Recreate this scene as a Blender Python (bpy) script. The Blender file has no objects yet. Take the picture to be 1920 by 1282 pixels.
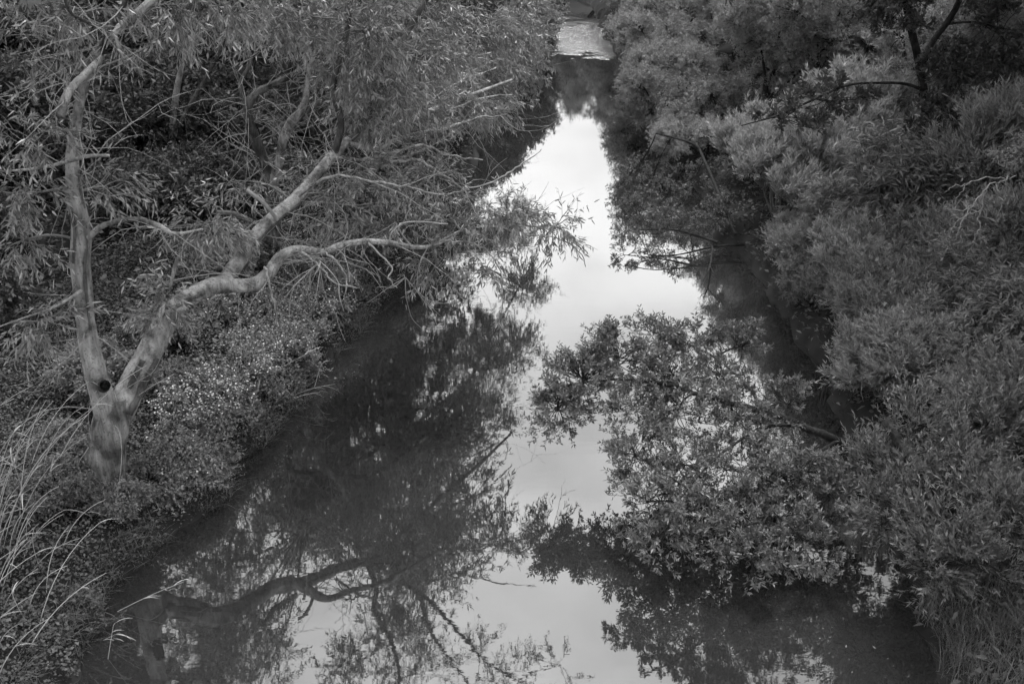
import bpy, math
import numpy as np
R = math.radians
sc = bpy.context.scene
rng = np.random.default_rng(11)

# ------------------------------------------------------------------ camera, sky, sun, exposure
CAM_Z, PITCH, FPX = 7.0, 26.0, 1868.0
cam_data = bpy.data.cameras.new('camera'); cam = bpy.data.objects.new('camera', cam_data)
sc.collection.objects.link(cam); sc.camera = cam
cam.location = (0, 0, CAM_Z); cam.rotation_euler = (R(90 - PITCH), 0, 0)
cam_data.sensor_width = 36.0; cam_data.lens = 36.0 * FPX / 1920.0
cam_data.clip_start = 0.1; cam_data.clip_end = 2000
cam_data.dof.use_dof = True; cam_data.dof.focus_distance = 14.5; cam_data.dof.aperture_fstop = 2.2

SUN_EL, SUN_AZ = 70.0, 15.0          # azimuth clockwise from +Y (the view direction)
world = bpy.data.worlds.new('World'); sc.world = world; world.use_nodes = True
nt = world.node_tree; nt.nodes.clear()
def nd(tree, typ, **kw):
    n = tree.nodes.new(typ)
    for k, v in kw.items(): setattr(n, k, v)
    return n
out = nd(nt, 'ShaderNodeOutputWorld'); bg = nd(nt, 'ShaderNodeBackground')
sky = nd(nt, 'ShaderNodeTexSky', sky_type='NISHITA', sun_disc=False)
sky.sun_elevation = R(SUN_EL); sky.sun_rotation = R(SUN_AZ)
sky.air_density = 1.0; sky.dust_density = 4.0; sky.ozone_density = 1.0
bw = nd(nt, 'ShaderNodeRGBToBW')                       # the photograph is black and white
tc = nd(nt, 'ShaderNodeTexCoord'); mp = nd(nt, 'ShaderNodeMapping'); mp.inputs['Scale'].default_value = (1.6, 1.6, 3.2)
cl = nd(nt, 'ShaderNodeTexNoise'); cl.inputs['Scale'].default_value = 1.5; cl.inputs['Detail'].default_value = 5; cl.inputs['Roughness'].default_value = 0.5
mr = nd(nt, 'ShaderNodeMapRange'); mr.inputs['From Min'].default_value = 0.38; mr.inputs['From Max'].default_value = 0.62
mr.inputs['To Min'].default_value = 0.58; mr.inputs['To Max'].default_value = 1.2
mu = nd(nt, 'ShaderNodeMath', operation='MULTIPLY')
ov = nd(nt, 'ShaderNodeMath', operation='MULTIPLY_ADD')  # veil of even cloud over the clear sky
ov.inputs[1].default_value = 0.45; ov.inputs[2].default_value = 7.5
L = nt.links.new
L(sky.outputs[0], bw.inputs[0]); L(bw.outputs[0], ov.inputs[0]); L(tc.outputs['Generated'], mp.inputs[0]); L(mp.outputs[0], cl.inputs['Vector'])
L(cl.outputs[0], mr.inputs[0]); L(mr.outputs[0], mu.inputs[0]); L(ov.outputs[0], mu.inputs[1]); L(mu.outputs[0], bg.inputs[0]); L(bg.outputs[0], out.inputs[0])
bg.inputs[1].default_value = 0.108

sun_d = bpy.data.lights.new('sun', 'SUN'); sun = bpy.data.objects.new('sun', sun_d); sc.collection.objects.link(sun)
sun_d.energy = 1.5; sun_d.angle = R(14)
sun.rotation_euler = (R(90 - SUN_EL), 0, R(180 - SUN_AZ)); sun.location = (0, 0, 60)
sc.view_settings.view_transform = 'Standard'; sc.view_settings.look = 'None'
sc.view_settings.exposure = 1.1; sc.view_settings.gamma = 1.0
try: sc.view_settings.use_curve_mapping = False
except Exception: pass
sc.render.engine = 'CYCLES'
sc.cycles.max_bounces = 3; sc.cycles.diffuse_bounces = 2; sc.cycles.glossy_bounces = 2; sc.cycles.transmission_bounces = 1; sc.cycles.use_adaptive_sampling = True; sc.cycles.adaptive_threshold = .03
sc.cycles.use_denoising = True; sc.cycles.denoiser = 'OPENIMAGEDENOISE'; sc.cycles.denoising_input_passes = 'RGB_ALBEDO_NORMAL'; sc.cycles.denoising_prefilter = 'ACCURATE'

# ------------------------------------------------------------------ helpers
CP, SP = math.cos(R(PITCH)), math.sin(R(PITCH))
def at(px, py, Y):
    """world point on the sight line through a photograph pixel, Y metres down the creek"""
    a, b = (px - 960) / FPX, (641 - py) / FPX
    t = Y / (CP + b * SP)
    return np.array((a * t, Y, CAM_Z + (-SP + b * CP) * t))
def mpp(px, py, Y):
    b = (641 - py) / FPX
    return Y / (CP + b * SP) / FPX              # metres per photograph pixel there
def unit(v): return v / np.maximum(np.linalg.norm(v, axis=-1, keepdims=True), 1e-9)
def rand_unit(n): return unit(rng.normal(size=(n, 3)))
_perm = np.random.default_rng(3).random((256, 256))
def vnoise(x, y):
    xi, yi = np.floor(x).astype(int), np.floor(y).astype(int); fx, fy = x - xi, y - yi
    fx, fy = fx * fx * (3 - 2 * fx), fy * fy * (3 - 2 * fy)
    g = lambda i, j: _perm[i % 256, j % 256]
    return (g(xi, yi) * (1 - fx) + g(xi + 1, yi) * fx) * (1 - fy) + (g(xi, yi + 1) * (1 - fx) + g(xi + 1, yi + 1) * fx) * fy

LB = np.array([(-30, -5.5), (0, -4.6), (7, -4.22), (8.5, -4.14), (9.5, -3.85), (10.2, -3.5), (11, -3.38), (12.2, -3.1), (13.5, -2.82), (14.4, -2.57), (15.2, -2.27), (16.6, -2.1), (17.6, -1.75),
               (20.7, -1.3), (26.6, -.8), (28.3, -.46), (32.5, .65), (34.2, 1.0), (40.3, 1.5), (48.8, 1.5), (56, .2), (64, -4), (74, -14), (90, -40), (200, -200)])
RB = np.array([(-30, 4.0), (0, 4.0), (7.6, 4.13), (8.8, 4.25), (9.7, 4.4), (11.5, 4.6), (13.3, 4.66), (14.2, 4.58), (16, 4.5), (17.6, 4.45), (18.5, 4.25), (22, 4.3), (30, 4.6), (36, 4.4), (40.3, 4.0), (46, 4.0),
               (50.5, 4.2), (56, 4.2), (64, 2), (74, -5), (90, -30), (200, -190)])
def xl(y): return np.interp(y, LB[:, 0], LB[:, 1])
def xr(y): return np.interp(y, RB[:, 0], RB[:, 1])
def gz(x, y):
    x, y = np.asarray(x, float), np.asarray(y, float)
    wob = (vnoise(y * 1.3, y * 0 + 5) - .5) * .35 + (vnoise(y * 4.1, y * 0 + 9) - .5) * .14
    dl, dr = xl(y) + wob - x, x - xr(y) + wob
    zl = np.interp(dl, [-2, -.6, 0, .12, .45, 1.2, 3, 8, 20, 60, 300], [-1.2, -.7, -.08, .2, .38, .55, .85, 1.7, 3.8, 9, 20])
    zr = np.interp(dr, [-2, -.6, 0, .12, .45, 1.2, 3, 8, 20, 60, 300], [-1.2, -.7, -.08, .2, .4, .65, 1.1, 2.1, 4.4, 10, 22])
    d = np.maximum(dl, dr)
    n = (vnoise(x * .9 + 40, y * .9 + 40) - .5) * .3 + (vnoise(x * 3 + 7, y * 3 + 70) - .5) * .12
    return np.maximum(zl, zr) + n * np.clip(d * 1.2, 0, 1)

class Buf:
    def __init__(self): self.v, self.t, self.f, self.n = [], [], [], 0
    def add(self, V, F, tone=0.5):
        V = np.asarray(V, np.float32).reshape(-1, 3)
        self.v.append(V); self.t.append(np.broadcast_to(np.asarray(tone, np.float32), (len(V),)).copy())
        for f in (F if isinstance(F, list) else [F]): self.f.append(np.asarray(f, np.int64) + self.n)
        self.n += len(V)
    def mesh(self, name, smooth=True):
        V = np.concatenate(self.v); T = np.concatenate(self.t)
        loops = np.concatenate([f.ravel() for f in self.f]).astype(np.int32)
        cnt = np.concatenate([np.full(len(f), f.shape[1], np.int32) for f in self.f])
        st = np.concatenate(([0], np.cumsum(cnt)[:-1])).astype(np.int32)
        me = bpy.data.meshes.new(name); me.vertices.add(len(V)); me.vertices.foreach_set('co', V.ravel())
        me.loops.add(len(loops)); me.loops.foreach_set('vertex_index', loops)
        me.polygons.add(len(cnt)); me.polygons.foreach_set('loop_start', st)
        a = me.attributes.new('tone', 'FLOAT', 'POINT'); a.data.foreach_set('value', T)
        me.update(calc_edges=True); me.validate()
        if smooth: me.polygons.foreach_set('use_smooth', np.ones(len(me.polygons), bool))
        return me

def tubes(buf, P, Rd, sides=5, tone=.5, ref=(0.05, 1, .12), cap=False, rough=0.0, ridge=0.0):
    """many tubes at once: P (n,k,3) centre lines, Rd (n,k) radii"""
    n, k, _ = P.shape
    T = unit(np.gradient(P, axis=1)); rf = np.array(ref, float)
    A = np.cross(T, rf); bad = np.linalg.norm(A, axis=-1) < .15
    if bad.any():
        bb = bad.any(axis=1); A[bb] = np.cross(T[bb], np.array((.9, -.1, .45)))
    A = unit(A); B = np.cross(T, A)
    ang = 2 * math.pi * np.arange(sides) / sides
    rr = Rd[:, :, None]
    if rough: rr = rr * (1 + rough * (rng.random((n, k, sides)) - .5) * 2)
    if ridge:
        Lc = np.concatenate((np.zeros((n, 1)), np.cumsum(np.linalg.norm(np.diff(P, axis=1), axis=-1), 1)), 1)[:, :, None]; cx, sx = np.cos(ang)[None, None], np.sin(ang)[None, None]
        rr = rr * (1 + ridge * (2 * vnoise(40 + cx * 2.6 + Lc * .5, 40 + sx * 2.6 + Lc * .4) - 1) + ridge * .8 * (2 * vnoise(90 + cx * 6 + Lc * 2.2, 90 + sx * 6 - Lc * 2) - 1) + ridge * .9 * (2 * vnoise(7 + cx + Lc * 3, 7 + sx + Lc * 2.6) - 1))
    V = P[:, :, None] + (A[:, :, None] * np.cos(ang)[:, None] + B[:, :, None] * np.sin(ang)[:, None]) * rr[..., None] * np.ones((1, 1, sides, 1))
    i, j, s = np.meshgrid(np.arange(n), np.arange(k - 1), np.arange(sides), indexing='ij')
    s2 = (s + 1) % sides; base = i * k * sides
    F = np.stack((base + j * sides + s, base + j * sides + s2, base + (j + 1) * sides + s2, base + (j + 1) * sides + s), -1).reshape(-1, 4)
    fl = [F]
    if cap: fl.append(np.array([[(k - 1) * sides + q for q in range(sides)]]))
    t = np.repeat(np.broadcast_to(np.asarray(tone, float), (n,)), k * sides)
    buf.add(V, fl, t)

def spline(pts, sub=4):
    """Catmull-Rom through rows of (x, y, z, radius)"""
    p = np.asarray(pts, float); q = np.vstack((2 * p[0] - p[1], p, 2 * p[-1] - p[-2])); q[:, 3] = np.maximum(q[:, 3], p[:, 3].min() * .7)
    o = []
    for i in range(1, len(q) - 2):
        for u in np.arange(sub) / sub:
            a, b, c, d = q[i - 1], q[i], q[i + 1], q[i + 2]
            o.append(.5 * (2 * b + (c - a) * u + (2 * a - 5 * b + 4 * c - d) * u * u + (3 * b - a - 3 * c + d) * u ** 3))
    o.append(p[-1]); return np.array(o)
def wood_px(rows):
    """rows of (pixel x, pixel y, Y, width in pixels) -> (x, y, z, radius)"""
    return [tuple(at(x, y, Y)) + (w * .5 * mpp(x, y, Y),) for x, y, Y, w in rows]
def limb(buf, rows, sub=4, sides=8, tone=.5, cap=False, rough=.03, wig=0.0, ridge=0.0):
    s = spline(rows, sub)
    if wig: s[1:-1, :3] += rng.normal(size=(len(s) - 2, 3)) * wig
    tubes(buf, s[None, :, :3], np.maximum(s[None, :, 3], .002), sides, tone, cap=cap, rough=rough, ridge=ridge)
    return s

def perp(T):
    r = rand_unit(T.size // 3).reshape(T.shape)
    return unit(r - (r * T).sum(-1, keepdims=True) * T)
def leaves(buf, P, D, Ln, W, shape='diamond', up=.6, tone=(0.2, .8), bend=.12, young=None):
    n = len(P); N = rand_unit(n) + np.array((0, 0, up)); N = unit(N - (N * D).sum(-1, keepdims=True) * D + 1e-6); S = np.cross(D, N)
    Ln = Ln[:, None]; W = W[:, None] if np.ndim(W) else W
    tn = rng.uniform(tone[0], tone[1], n)
    if young is not None: tn = tone[0] + (tone[1] - tone[0]) * (.55 * rng.random(n) + .55 * young ** 2)      # leaves get paler towards the twig ends
    if shape == 'lance':
        b = rng.uniform(.3, 1.8, (n, 1)) * bend
        def row(f, w): return P + D * Ln * f - N * Ln * b * f * f, S * W * .5 * w
        c1, s1 = row(.28, 1); c2, s2 = row(.66, .8); c3, _ = row(1, 0)
        V = np.stack((P, c1 - s1, c1 + s1, c2 - s2, c2 + s2, c3), 1)
        o = np.arange(n)[:, None] * 6
        buf.add(V, [np.concatenate((o + [[0, 2, 1]], o + [[3, 4, 5]])), o + [[1, 2, 4, 3]]], np.repeat(tn, 6))
    else:
        m = {'diamond': .45, 'obovate': .62, 'ovate': .38}[shape]
        fold = N * W * .18; tip = P + D * Ln - N * Ln * bend * rng.uniform(.2, 1.6, (n, 1)); c = P + D * Ln * m
        V = np.stack((P, c - S * W * .5 + fold, tip, c + S * W * .5 + fold), 1)
        o = np.arange(n)[:, None] * 4
        buf.add(V, o + [[0, 1, 2, 3]], np.repeat(tn, 4))

STY = {   # twigs per branch, twig length, twig bias (z), leaves per twig, leaf length, width, angle to twig, hang, shape, tuft
 'gum':     dict(tw=.7, nt=5, tl=(.22, .5), tb=-.35, nl=9, L=(.06, .12), W=(.012, .021), ang=(25, 62), hang=.55, shape='lance', tuft=.8, up=.2, tone=(.25, .95)),
 'gumfar':  dict(nt=5, tl=(.35, .8), tb=-.2, nl=8, L=(.16, .28), W=(.04, .07), ang=(25, 65), hang=.6, shape='diamond', tuft=.8, up=.3, tone=(.2, .8)),
 'water':   dict(tw=.6, nt=6, tl=(.12, .28), tb=.35, nl=15, L=(.04, .08), W=(.012, .02), ang=(35, 75), hang=-.12, shape='obovate', tuft=.45, up=.8, tone=(.2, .8)),
 'wattle':  dict(nt=5, tl=(.2, .46), tb=.45, nl=18, L=(.07, .13), W=(.012, .019), ang=(22, 50), hang=-.15, shape='diamond', tuft=.7, up=.6, tone=(.2, .9)),
 'feather': dict(nt=6, tl=(.2, .42), tb=.12, nl=16, L=(.08, .15), W=(.014, .026), ang=(40, 75), hang=.1, shape='diamond', tuft=.9, up=.8, tone=(.25, .8)),
 'herb':    dict(nt=5, tl=(.1, .25), tb=.3, nl=9, L=(.03, .065), W=(.02, .042), ang=(40, 80), hang=-.05, shape='ovate', tuft=.9, up=1.2, tone=(.2, .9)),
}
def sprays(leaf, wood, S, T, sty, twig_r=.0035):
    """twigs from points S along directions T, each set with leaves"""
    n = len(S); k = 4
    ln = rng.uniform(*sty['tl'], n); D = unit(T); pts = [S]
    for q in range(1, k):
        D = unit(D + np.array((0, 0, sty['tb'] * .35)) + rng.normal(size=(n, 3)) * .16); pts.append(pts[-1] + D * (ln / (k - 1))[:, None])
    P = np.stack(pts, 1)
    tw = rng.random(n) < sty.get('tw', .35)              # the other twigs are hidden by their own leaves
    if tw.any(): tubes(wood, P[tw][:, [0, 1, 3]], np.array((1, .8, .45))[None] * twig_r * np.ones((int(tw.sum()), 1)), 3)
    m = sty['nl']; u = (1 - rng.random((n, m)) ** (1 / sty['tuft']) * (1 if sty['tuft'] >= .6 else .6)) * (k - 1) if sty['tuft'] < .6 else rng.uniform(.12, 1, (n, m)) * (k - 1)
    i = np.minimum(u.astype(int), k - 2); fr = (u - i)[..., None]; r = np.arange(n)[:, None]
    LP = P[r, i] * (1 - fr) + P[r, i + 1] * fr; LT = unit(P[r, i + 1] - P[r, i])
    a = np.radians(rng.uniform(*sty['ang'], (n, m)))[..., None]
    LD = unit(np.cos(a) * LT + np.sin(a) * perp(LT) + np.array((0, 0, -sty['hang'])) * rng.uniform(.4, 1.3, (n, m, 1)))
    Ln = rng.uniform(*sty['L'], n * m); W = rng.uniform(*sty['W'], n * m)
    leaves(leaf, LP.reshape(-1, 3), LD.reshape(-1, 3), Ln, W, sty['shape'], sty['up'], sty['tone'], young=(u / (k - 1)).ravel())

def crown(leaf, wood, lobes, anchors, style, limb_r=.02, br_r=.008, shell=.45, **over):
    """each lobe (cx,cy,cz,rx,ry,rz,n): a limb from the nearest anchor, n branches fanning through the lobe, twigs and leaves on them"""
    sty = dict(STY[style], **over); anchors = np.asarray(anchors, float)
    for cx, cy, cz, rx, ry, rz, n in lobes:
        n = int(n); C = np.array((cx, cy, cz)); rad = np.array((rx, ry, rz)); A = anchors[np.argmin(((anchors - C) ** 2).sum(1) + np.maximum(anchors[:, 2] - cz, 0) * 2)]
        t = np.linspace(0, 1, 8)[:, None]; mid = (A + C) / 2 + rng.normal(size=3) * .12 * np.linalg.norm(C - A) + np.array((0, 0, .08)) * np.linalg.norm(C - A)
        lp = (1 - t) ** 2 * A + 2 * t * (1 - t) * mid + t * t * C
        tubes(wood, lp[None], np.linspace(limb_r, br_r * 1.1, 8)[None], 6)
        dirs = rand_unit(n); E = C + dirs * rad * (rng.random((n, 1)) ** shell)
        si = rng.integers(3, 8, n); S = lp[si] * .8 + C * .2
        m2 = (S + E) / 2 + rng.normal(size=(n, 3)) * .14 * np.linalg.norm(E - S, axis=1, keepdims=True)
        t5 = np.linspace(0, 1, 5)[None, :, None]
        BP = (1 - t5) ** 2 * S[:, None] + 2 * t5 * (1 - t5) * m2[:, None] + t5 * t5 * E[:, None]
        tubes(wood, BP, np.linspace(br_r, .004, 5)[None] * np.ones((n, 1)), 3)
        k = sty['nt']; u = rng.uniform(.35, 1, (n, k)) ** .7 * 4; i = np.minimum(u.astype(int), 3); fr = (u - i)[..., None]; r = np.arange(n)[:, None]
        SP_ = (BP[r, i] * (1 - fr) + BP[r, i + 1] * fr).reshape(-1, 3); TG = unit(BP[r, i + 1] - BP[r, i]).reshape(-1, 3)
        outw = unit((SP_ - C) / rad)
        sprays(leaf, wood, SP_, TG * .5 + outw * .5 + rand_unit(len(SP_)) * .5 + np.array((0, 0, sty['tb'])), sty)

# ------------------------------------------------------------------ materials (greys: the photograph is black and white)
def new_mat(name):
    m = bpy.data.materials.new(name); m.use_nodes = True; t = m.node_tree; t.nodes.clear()
    return m, t, nd(t, 'ShaderNodeOutputMaterial')
def ramp(t, stops):
    r = nd(t, 'ShaderNodeValToRGB'); e = r.color_ramp.elements
    while len(e) < len(stops): e.new(.5)
    for q, (p, v) in zip(e, stops): q.position = p; q.color = (v, v, v, 1)
    return r
def leaf_mat(name, lo, hi, trans=.22, rough=.42, spec=.4, var=0.0):
    m, t, o = new_mat(name); l = t.links.new
    at_ = nd(t, 'ShaderNodeAttribute', attribute_name='tone'); rp = ramp(t, [(0, lo), (.75, (lo + hi) * .55), (1, hi)])
    p = nd(t, 'ShaderNodeBsdfPrincipled'); p.inputs['Roughness'].default_value = rough; p.inputs['Specular IOR Level'].default_value = spec
    tr = nd(t, 'ShaderNodeBsdfTranslucent'); mx = nd(t, 'ShaderNodeMixShader'); mx.inputs[0].default_value = trans
    oi = nd(t, 'ShaderNodeObjectInfo'); vr = nd(t, 'ShaderNodeMapRange'); vr.inputs['To Min'].default_value = 1 - var; vr.inputs['To Max'].default_value = 1 + var   # each plant a little lighter or darker
    mu = nd(t, 'ShaderNodeMix', data_type='RGBA', blend_type='MULTIPLY'); mu.inputs[0].default_value = 1
    l(oi.outputs['Random'], vr.inputs[0]); l(at_.outputs['Fac'], rp.inputs[0]); l(rp.outputs[0], mu.inputs[6]); l(vr.outputs[0], mu.inputs[7])
    l(mu.outputs[2], p.inputs['Base Color']); l(mu.outputs[2], tr.inputs[0])
    l(p.outputs[0], mx.inputs[1]); l(tr.outputs[0], mx.inputs[2]); l(mx.outputs[0], o.inputs[0]); return m
def bark_mat(name, lo, mid, hi, scale=(11, 11, 1.8), bump=.9, rough=.75):
    m, t, o = new_mat(name); l = t.links.new
    tc = nd(t, 'ShaderNodeTexCoord'); mp = nd(t, 'ShaderNodeMapping'); mp.inputs['Scale'].default_value = scale
    n1 = nd(t, 'ShaderNodeTexNoise'); n1.inputs['Scale'].default_value = 1.3; n1.inputs['Detail'].default_value = 8; n1.inputs['Roughness'].default_value = .65
    n2 = nd(t, 'ShaderNodeTexNoise'); n2.inputs['Scale'].default_value = 4.5; n2.inputs['Detail'].default_value = 7
    vo = nd(t, 'ShaderNodeTexNoise'); vo.inputs['Scale'].default_value = 38; vo.inputs['Detail'].default_value = 2
    rp = ramp(t, [(.28, lo), (.45, mid), (.62, hi)]); r2 = ramp(t, [(.36, .3), (.47, .7), (.62, 1.0)]); r3 = ramp(t, [(.3, .35), (.42, 1.0)])
    mu = nd(t, 'ShaderNodeMix', data_type='RGBA', blend_type='MULTIPLY'); mu.inputs[0].default_value = 1
    m2 = nd(t, 'ShaderNodeMix', data_type='RGBA', blend_type='MULTIPLY'); m2.inputs[0].default_value = .8
    p = nd(t, 'ShaderNodeBsdfPrincipled'); p.inputs['Roughness'].default_value = rough; p.inputs['Specular IOR Level'].default_value = .25
    bp = nd(t, 'ShaderNodeBump'); bp.inputs['Strength'].default_value = bump; bp.inputs['Distance'].default_value = .05
    l(tc.outputs['Object'], mp.inputs[0]); l(mp.outputs[0], n1.inputs['Vector']); l(tc.outputs['Object'], n2.inputs['Vector']); l(tc.outputs['Object'], vo.inputs['Vector'])
    l(n1.outputs[0], rp.inputs[0]); l(n2.outputs[0], r2.inputs[0]); l(vo.outputs[0], r3.inputs[0])
    l(rp.outputs[0], mu.inputs[6]); l(r2.outputs[0], mu.inputs[7]); l(mu.outputs[2], m2.inputs[6]); l(r3.outputs[0], m2.inputs[7])
    l(m2.outputs[2], p.inputs['Base Color']); l(n1.outputs[0], bp.inputs['Height']); l(bp.outputs[0], p.inputs['Normal']); l(p.outputs[0], o.inputs[0]); return m
def plain_mat(name, v, rough=.7, var=.3, scale=12):
    m, t, o = new_mat(name); l = t.links.new
    n = nd(t, 'ShaderNodeTexNoise'); n.inputs['Scale'].default_value = scale; n.inputs['Detail'].default_value = 5
    tc = nd(t, 'ShaderNodeTexCoord'); rp = ramp(t, [(.3, v * (1 - var)), (.7, v * (1 + var))]); p = nd(t, 'ShaderNodeBsdfPrincipled'); p.inputs['Roughness'].default_value = rough
    p.inputs['Specular IOR Level'].default_value = .3
    l(tc.outputs['Object'], n.inputs['Vector']); l(n.outputs[0], rp.inputs[0]); l(rp.outputs[0], p.inputs['Base Color']); l(p.outputs[0], o.inputs[0]); return m
def water_mat():
    m, t, o = new_mat('creek_water'); l = t.links.new
    geo = nd(t, 'ShaderNodeNewGeometry'); mp = nd(t, 'ShaderNodeMapping'); mp.inputs['Scale'].default_value = (1.0, 2.6, 1)
    n1 = nd(t, 'ShaderNodeTexNoise'); n1.inputs['Scale'].default_value = 3.2; n1.inputs['Detail'].default_value = 3; n1.inputs['Roughness'].default_value = .55
    n2 = nd(t, 'ShaderNodeTexNoise'); n2.inputs['Scale'].default_value = .5; n2.inputs['Detail'].default_value = 2
    r2 = ramp(t, [(.35, .25), (.65, 1.0)])
    sx = nd(t, 'ShaderNodeSeparateXYZ')                    # the shallow riffle lies between 39.5 and 50 m
    a = nd(t, 'ShaderNodeMapRange'); a.inputs['From Min'].default_value = 39.6; a.inputs['From Max'].default_value = 40.6
    b = nd(t, 'ShaderNodeMapRange'); b.inputs['From Min'].default_value = 50.5; b.inputs['From Max'].default_value = 47.5
    n3 = nd(t, 'ShaderNodeTexNoise'); n3.inputs['Scale'].default_value = 2.2; n3.inputs['Detail'].default_value = 4; n3.inputs['Roughness'].default_value = .65
    mp3 = nd(t, 'ShaderNodeMapping'); mp3.inputs['Scale'].default_value = (1.1, 2.6, 1); l(geo.outputs['Position'], mp3.inputs[0])
    def ma(op, x, y):
        q = nd(t, 'ShaderNodeMath', operation=op)
        for i, s in enumerate((x, y)):
            if isinstance(s, (int, float)): q.inputs[i].default_value = s
            else: l(s, q.inputs[i])
        return q.outputs[0]
    l(geo.outputs['Position'], mp.inputs[0]); l(mp.outputs[0], n1.inputs['Vector']); l(geo.outputs['Position'], n2.inputs['Vector']); l(n2.outputs[0], r2.inputs[0])
    l(geo.outputs['Position'], sx.inputs[0]); n4 = nd(t, 'ShaderNodeTexNoise'); n4.inputs['Scale'].default_value = .9; n4.inputs['Detail'].default_value = 3; l(geo.outputs['Position'], n4.inputs['Vector']); yw = ma('ADD', sx.outputs[1], ma('MULTIPLY', ma('SUBTRACT', n4.outputs[0], .5), 9)); l(yw, a.inputs[0]); l(yw, b.inputs[0]); l(mp3.outputs[0], n3.inputs['Vector'])
    calm = ma('MULTIPLY', ma('MULTIPLY', n1.outputs[0], r2.outputs[0]), .00055)
    rif = ma('MULTIPLY', ma('MULTIPLY', n3.outputs[0], ma('MULTIPLY', a.outputs[0], b.outputs[0])), .085)
    bp = nd(t, 'ShaderNodeBump'); bp.inputs['Strength'].default_value = 1; bp.inputs['Distance'].default_value = 1
    l(ma('ADD', calm, rif), bp.inputs['Height'])
    fr = nd(t, 'ShaderNodeFresnel'); fr.inputs[0].default_value = 1.33; l(bp.outputs[0], fr.inputs['Normal'])
    df = nd(t, 'ShaderNodeBsdfDiffuse'); df.inputs[0].default_value = (.02, .02, .02, 1)
    gl = nd(t, 'ShaderNodeBsdfGlossy'); gl.inputs['Roughness'].default_value = .02; gl.inputs[0].default_value = (1, 1, 1, 1); l(bp.outputs[0], gl.inputs['Normal']); l(ma('MAXIMUM', ma('MULTIPLY', ma('MULTIPLY', a.outputs[0], b.outputs[0]), .1), .015), gl.inputs['Roughness'])
    mx = nd(t, 'ShaderNodeMixShader'); l(ma('MULTIPLY', ma('POWER', fr.outputs[0], .42), .8), mx.inputs[0]); l(df.outputs[0], mx.inputs[1]); l(gl.outputs[0], mx.inputs[2]); l(mx.outputs[0], o.inputs[0])
    return m
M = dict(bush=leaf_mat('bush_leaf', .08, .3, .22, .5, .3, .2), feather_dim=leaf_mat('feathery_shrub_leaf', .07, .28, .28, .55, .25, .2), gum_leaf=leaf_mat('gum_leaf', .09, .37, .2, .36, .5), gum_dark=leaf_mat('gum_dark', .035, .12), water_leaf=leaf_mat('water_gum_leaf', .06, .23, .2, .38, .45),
         wattle=leaf_mat('wattle_leaf', .085, .34, .28, .5, .3, .2), wattle_pale=leaf_mat('wattle_pale_leaf', .16, .52, .25, .5, .3), feather=leaf_mat('feather_leaf', .12, .42, .28, .55, .25, .15),
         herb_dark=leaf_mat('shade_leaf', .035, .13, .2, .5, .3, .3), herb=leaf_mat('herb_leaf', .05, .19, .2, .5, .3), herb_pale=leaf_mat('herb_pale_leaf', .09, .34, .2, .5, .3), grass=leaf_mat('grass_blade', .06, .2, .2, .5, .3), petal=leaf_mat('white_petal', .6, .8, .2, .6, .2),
         reed=leaf_mat('dry_reed', .24, .55, .1, .5, .3), bark=bark_mat('pale_gum_bark', .1, .28, .44), bark_base=bark_mat('weathered_gum_bark', .06, .17, .3), bark_mid=bark_mat('grey_bark', .05, .11, .17), bark_dark=bark_mat('dark_bark', .012, .028, .05, (14, 14, 3), .8, .9),
         twig=plain_mat('twig_bark', .12), dead=plain_mat('bleached_wood', .26), soil=plain_mat('soil', .018, .95, .5, 3), knot=plain_mat('charred_wood', .02), water=water_mat())

def ob(name, buf, mat, parent=None, smooth=True, **props):
    o = bpy.data.objects.new(name, buf.mesh(name, smooth) if isinstance(buf, Buf) else buf); sc.collection.objects.link(o)
    if not o.data.materials: o.data.materials.append(M[mat])
    if parent is not None: o.parent = parent; o.matrix_parent_inverse = parent.matrix_world.inverted()
    for k, v in props.items(): o[k] = v
    return o
def thing(name, label, cat, loc=(0, 0, 0), group=None):
    o = bpy.data.objects.new(name, None); sc.collection.objects.link(o); o.location = loc; o.empty_display_size = .2
    o['label'] = label; o['category'] = cat
    if group: o['group'] = group
    bpy.context.view_layer.update(); return o
def tag(o, label, cat=None, kind=None, group=None):
    o['label'] = label
    for k, v in (('category', cat), ('kind', kind), ('group', group)):
        if v: o[k] = v
    return o
def place(proto, loc, rz, s, label, group=None, used=set(), tilt=(0, 0)):
    """stand a plant at loc: the first call moves the plant itself, later calls copy it with all its parts"""
    if proto.name in used:
        r = proto.copy(); sc.collection.objects.link(r)
        for ch in proto.children:
            c = ch.copy(); sc.collection.objects.link(c); c.parent = r; c.matrix_parent_inverse = ch.matrix_parent_inverse.copy()
    else: used.add(proto.name); r = proto
    r.location = loc; r.rotation_euler = (tilt[0], tilt[1], rz); r.scale = (s, s, s) if np.ndim(s) == 0 else s
    r['label'] = label
    if group: r['group'] = group
    elif 'group' in r: del r['group']
    return r
def on(x, y, sink=.06): return (x, y, float(gz(x, y)) - sink)

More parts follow.
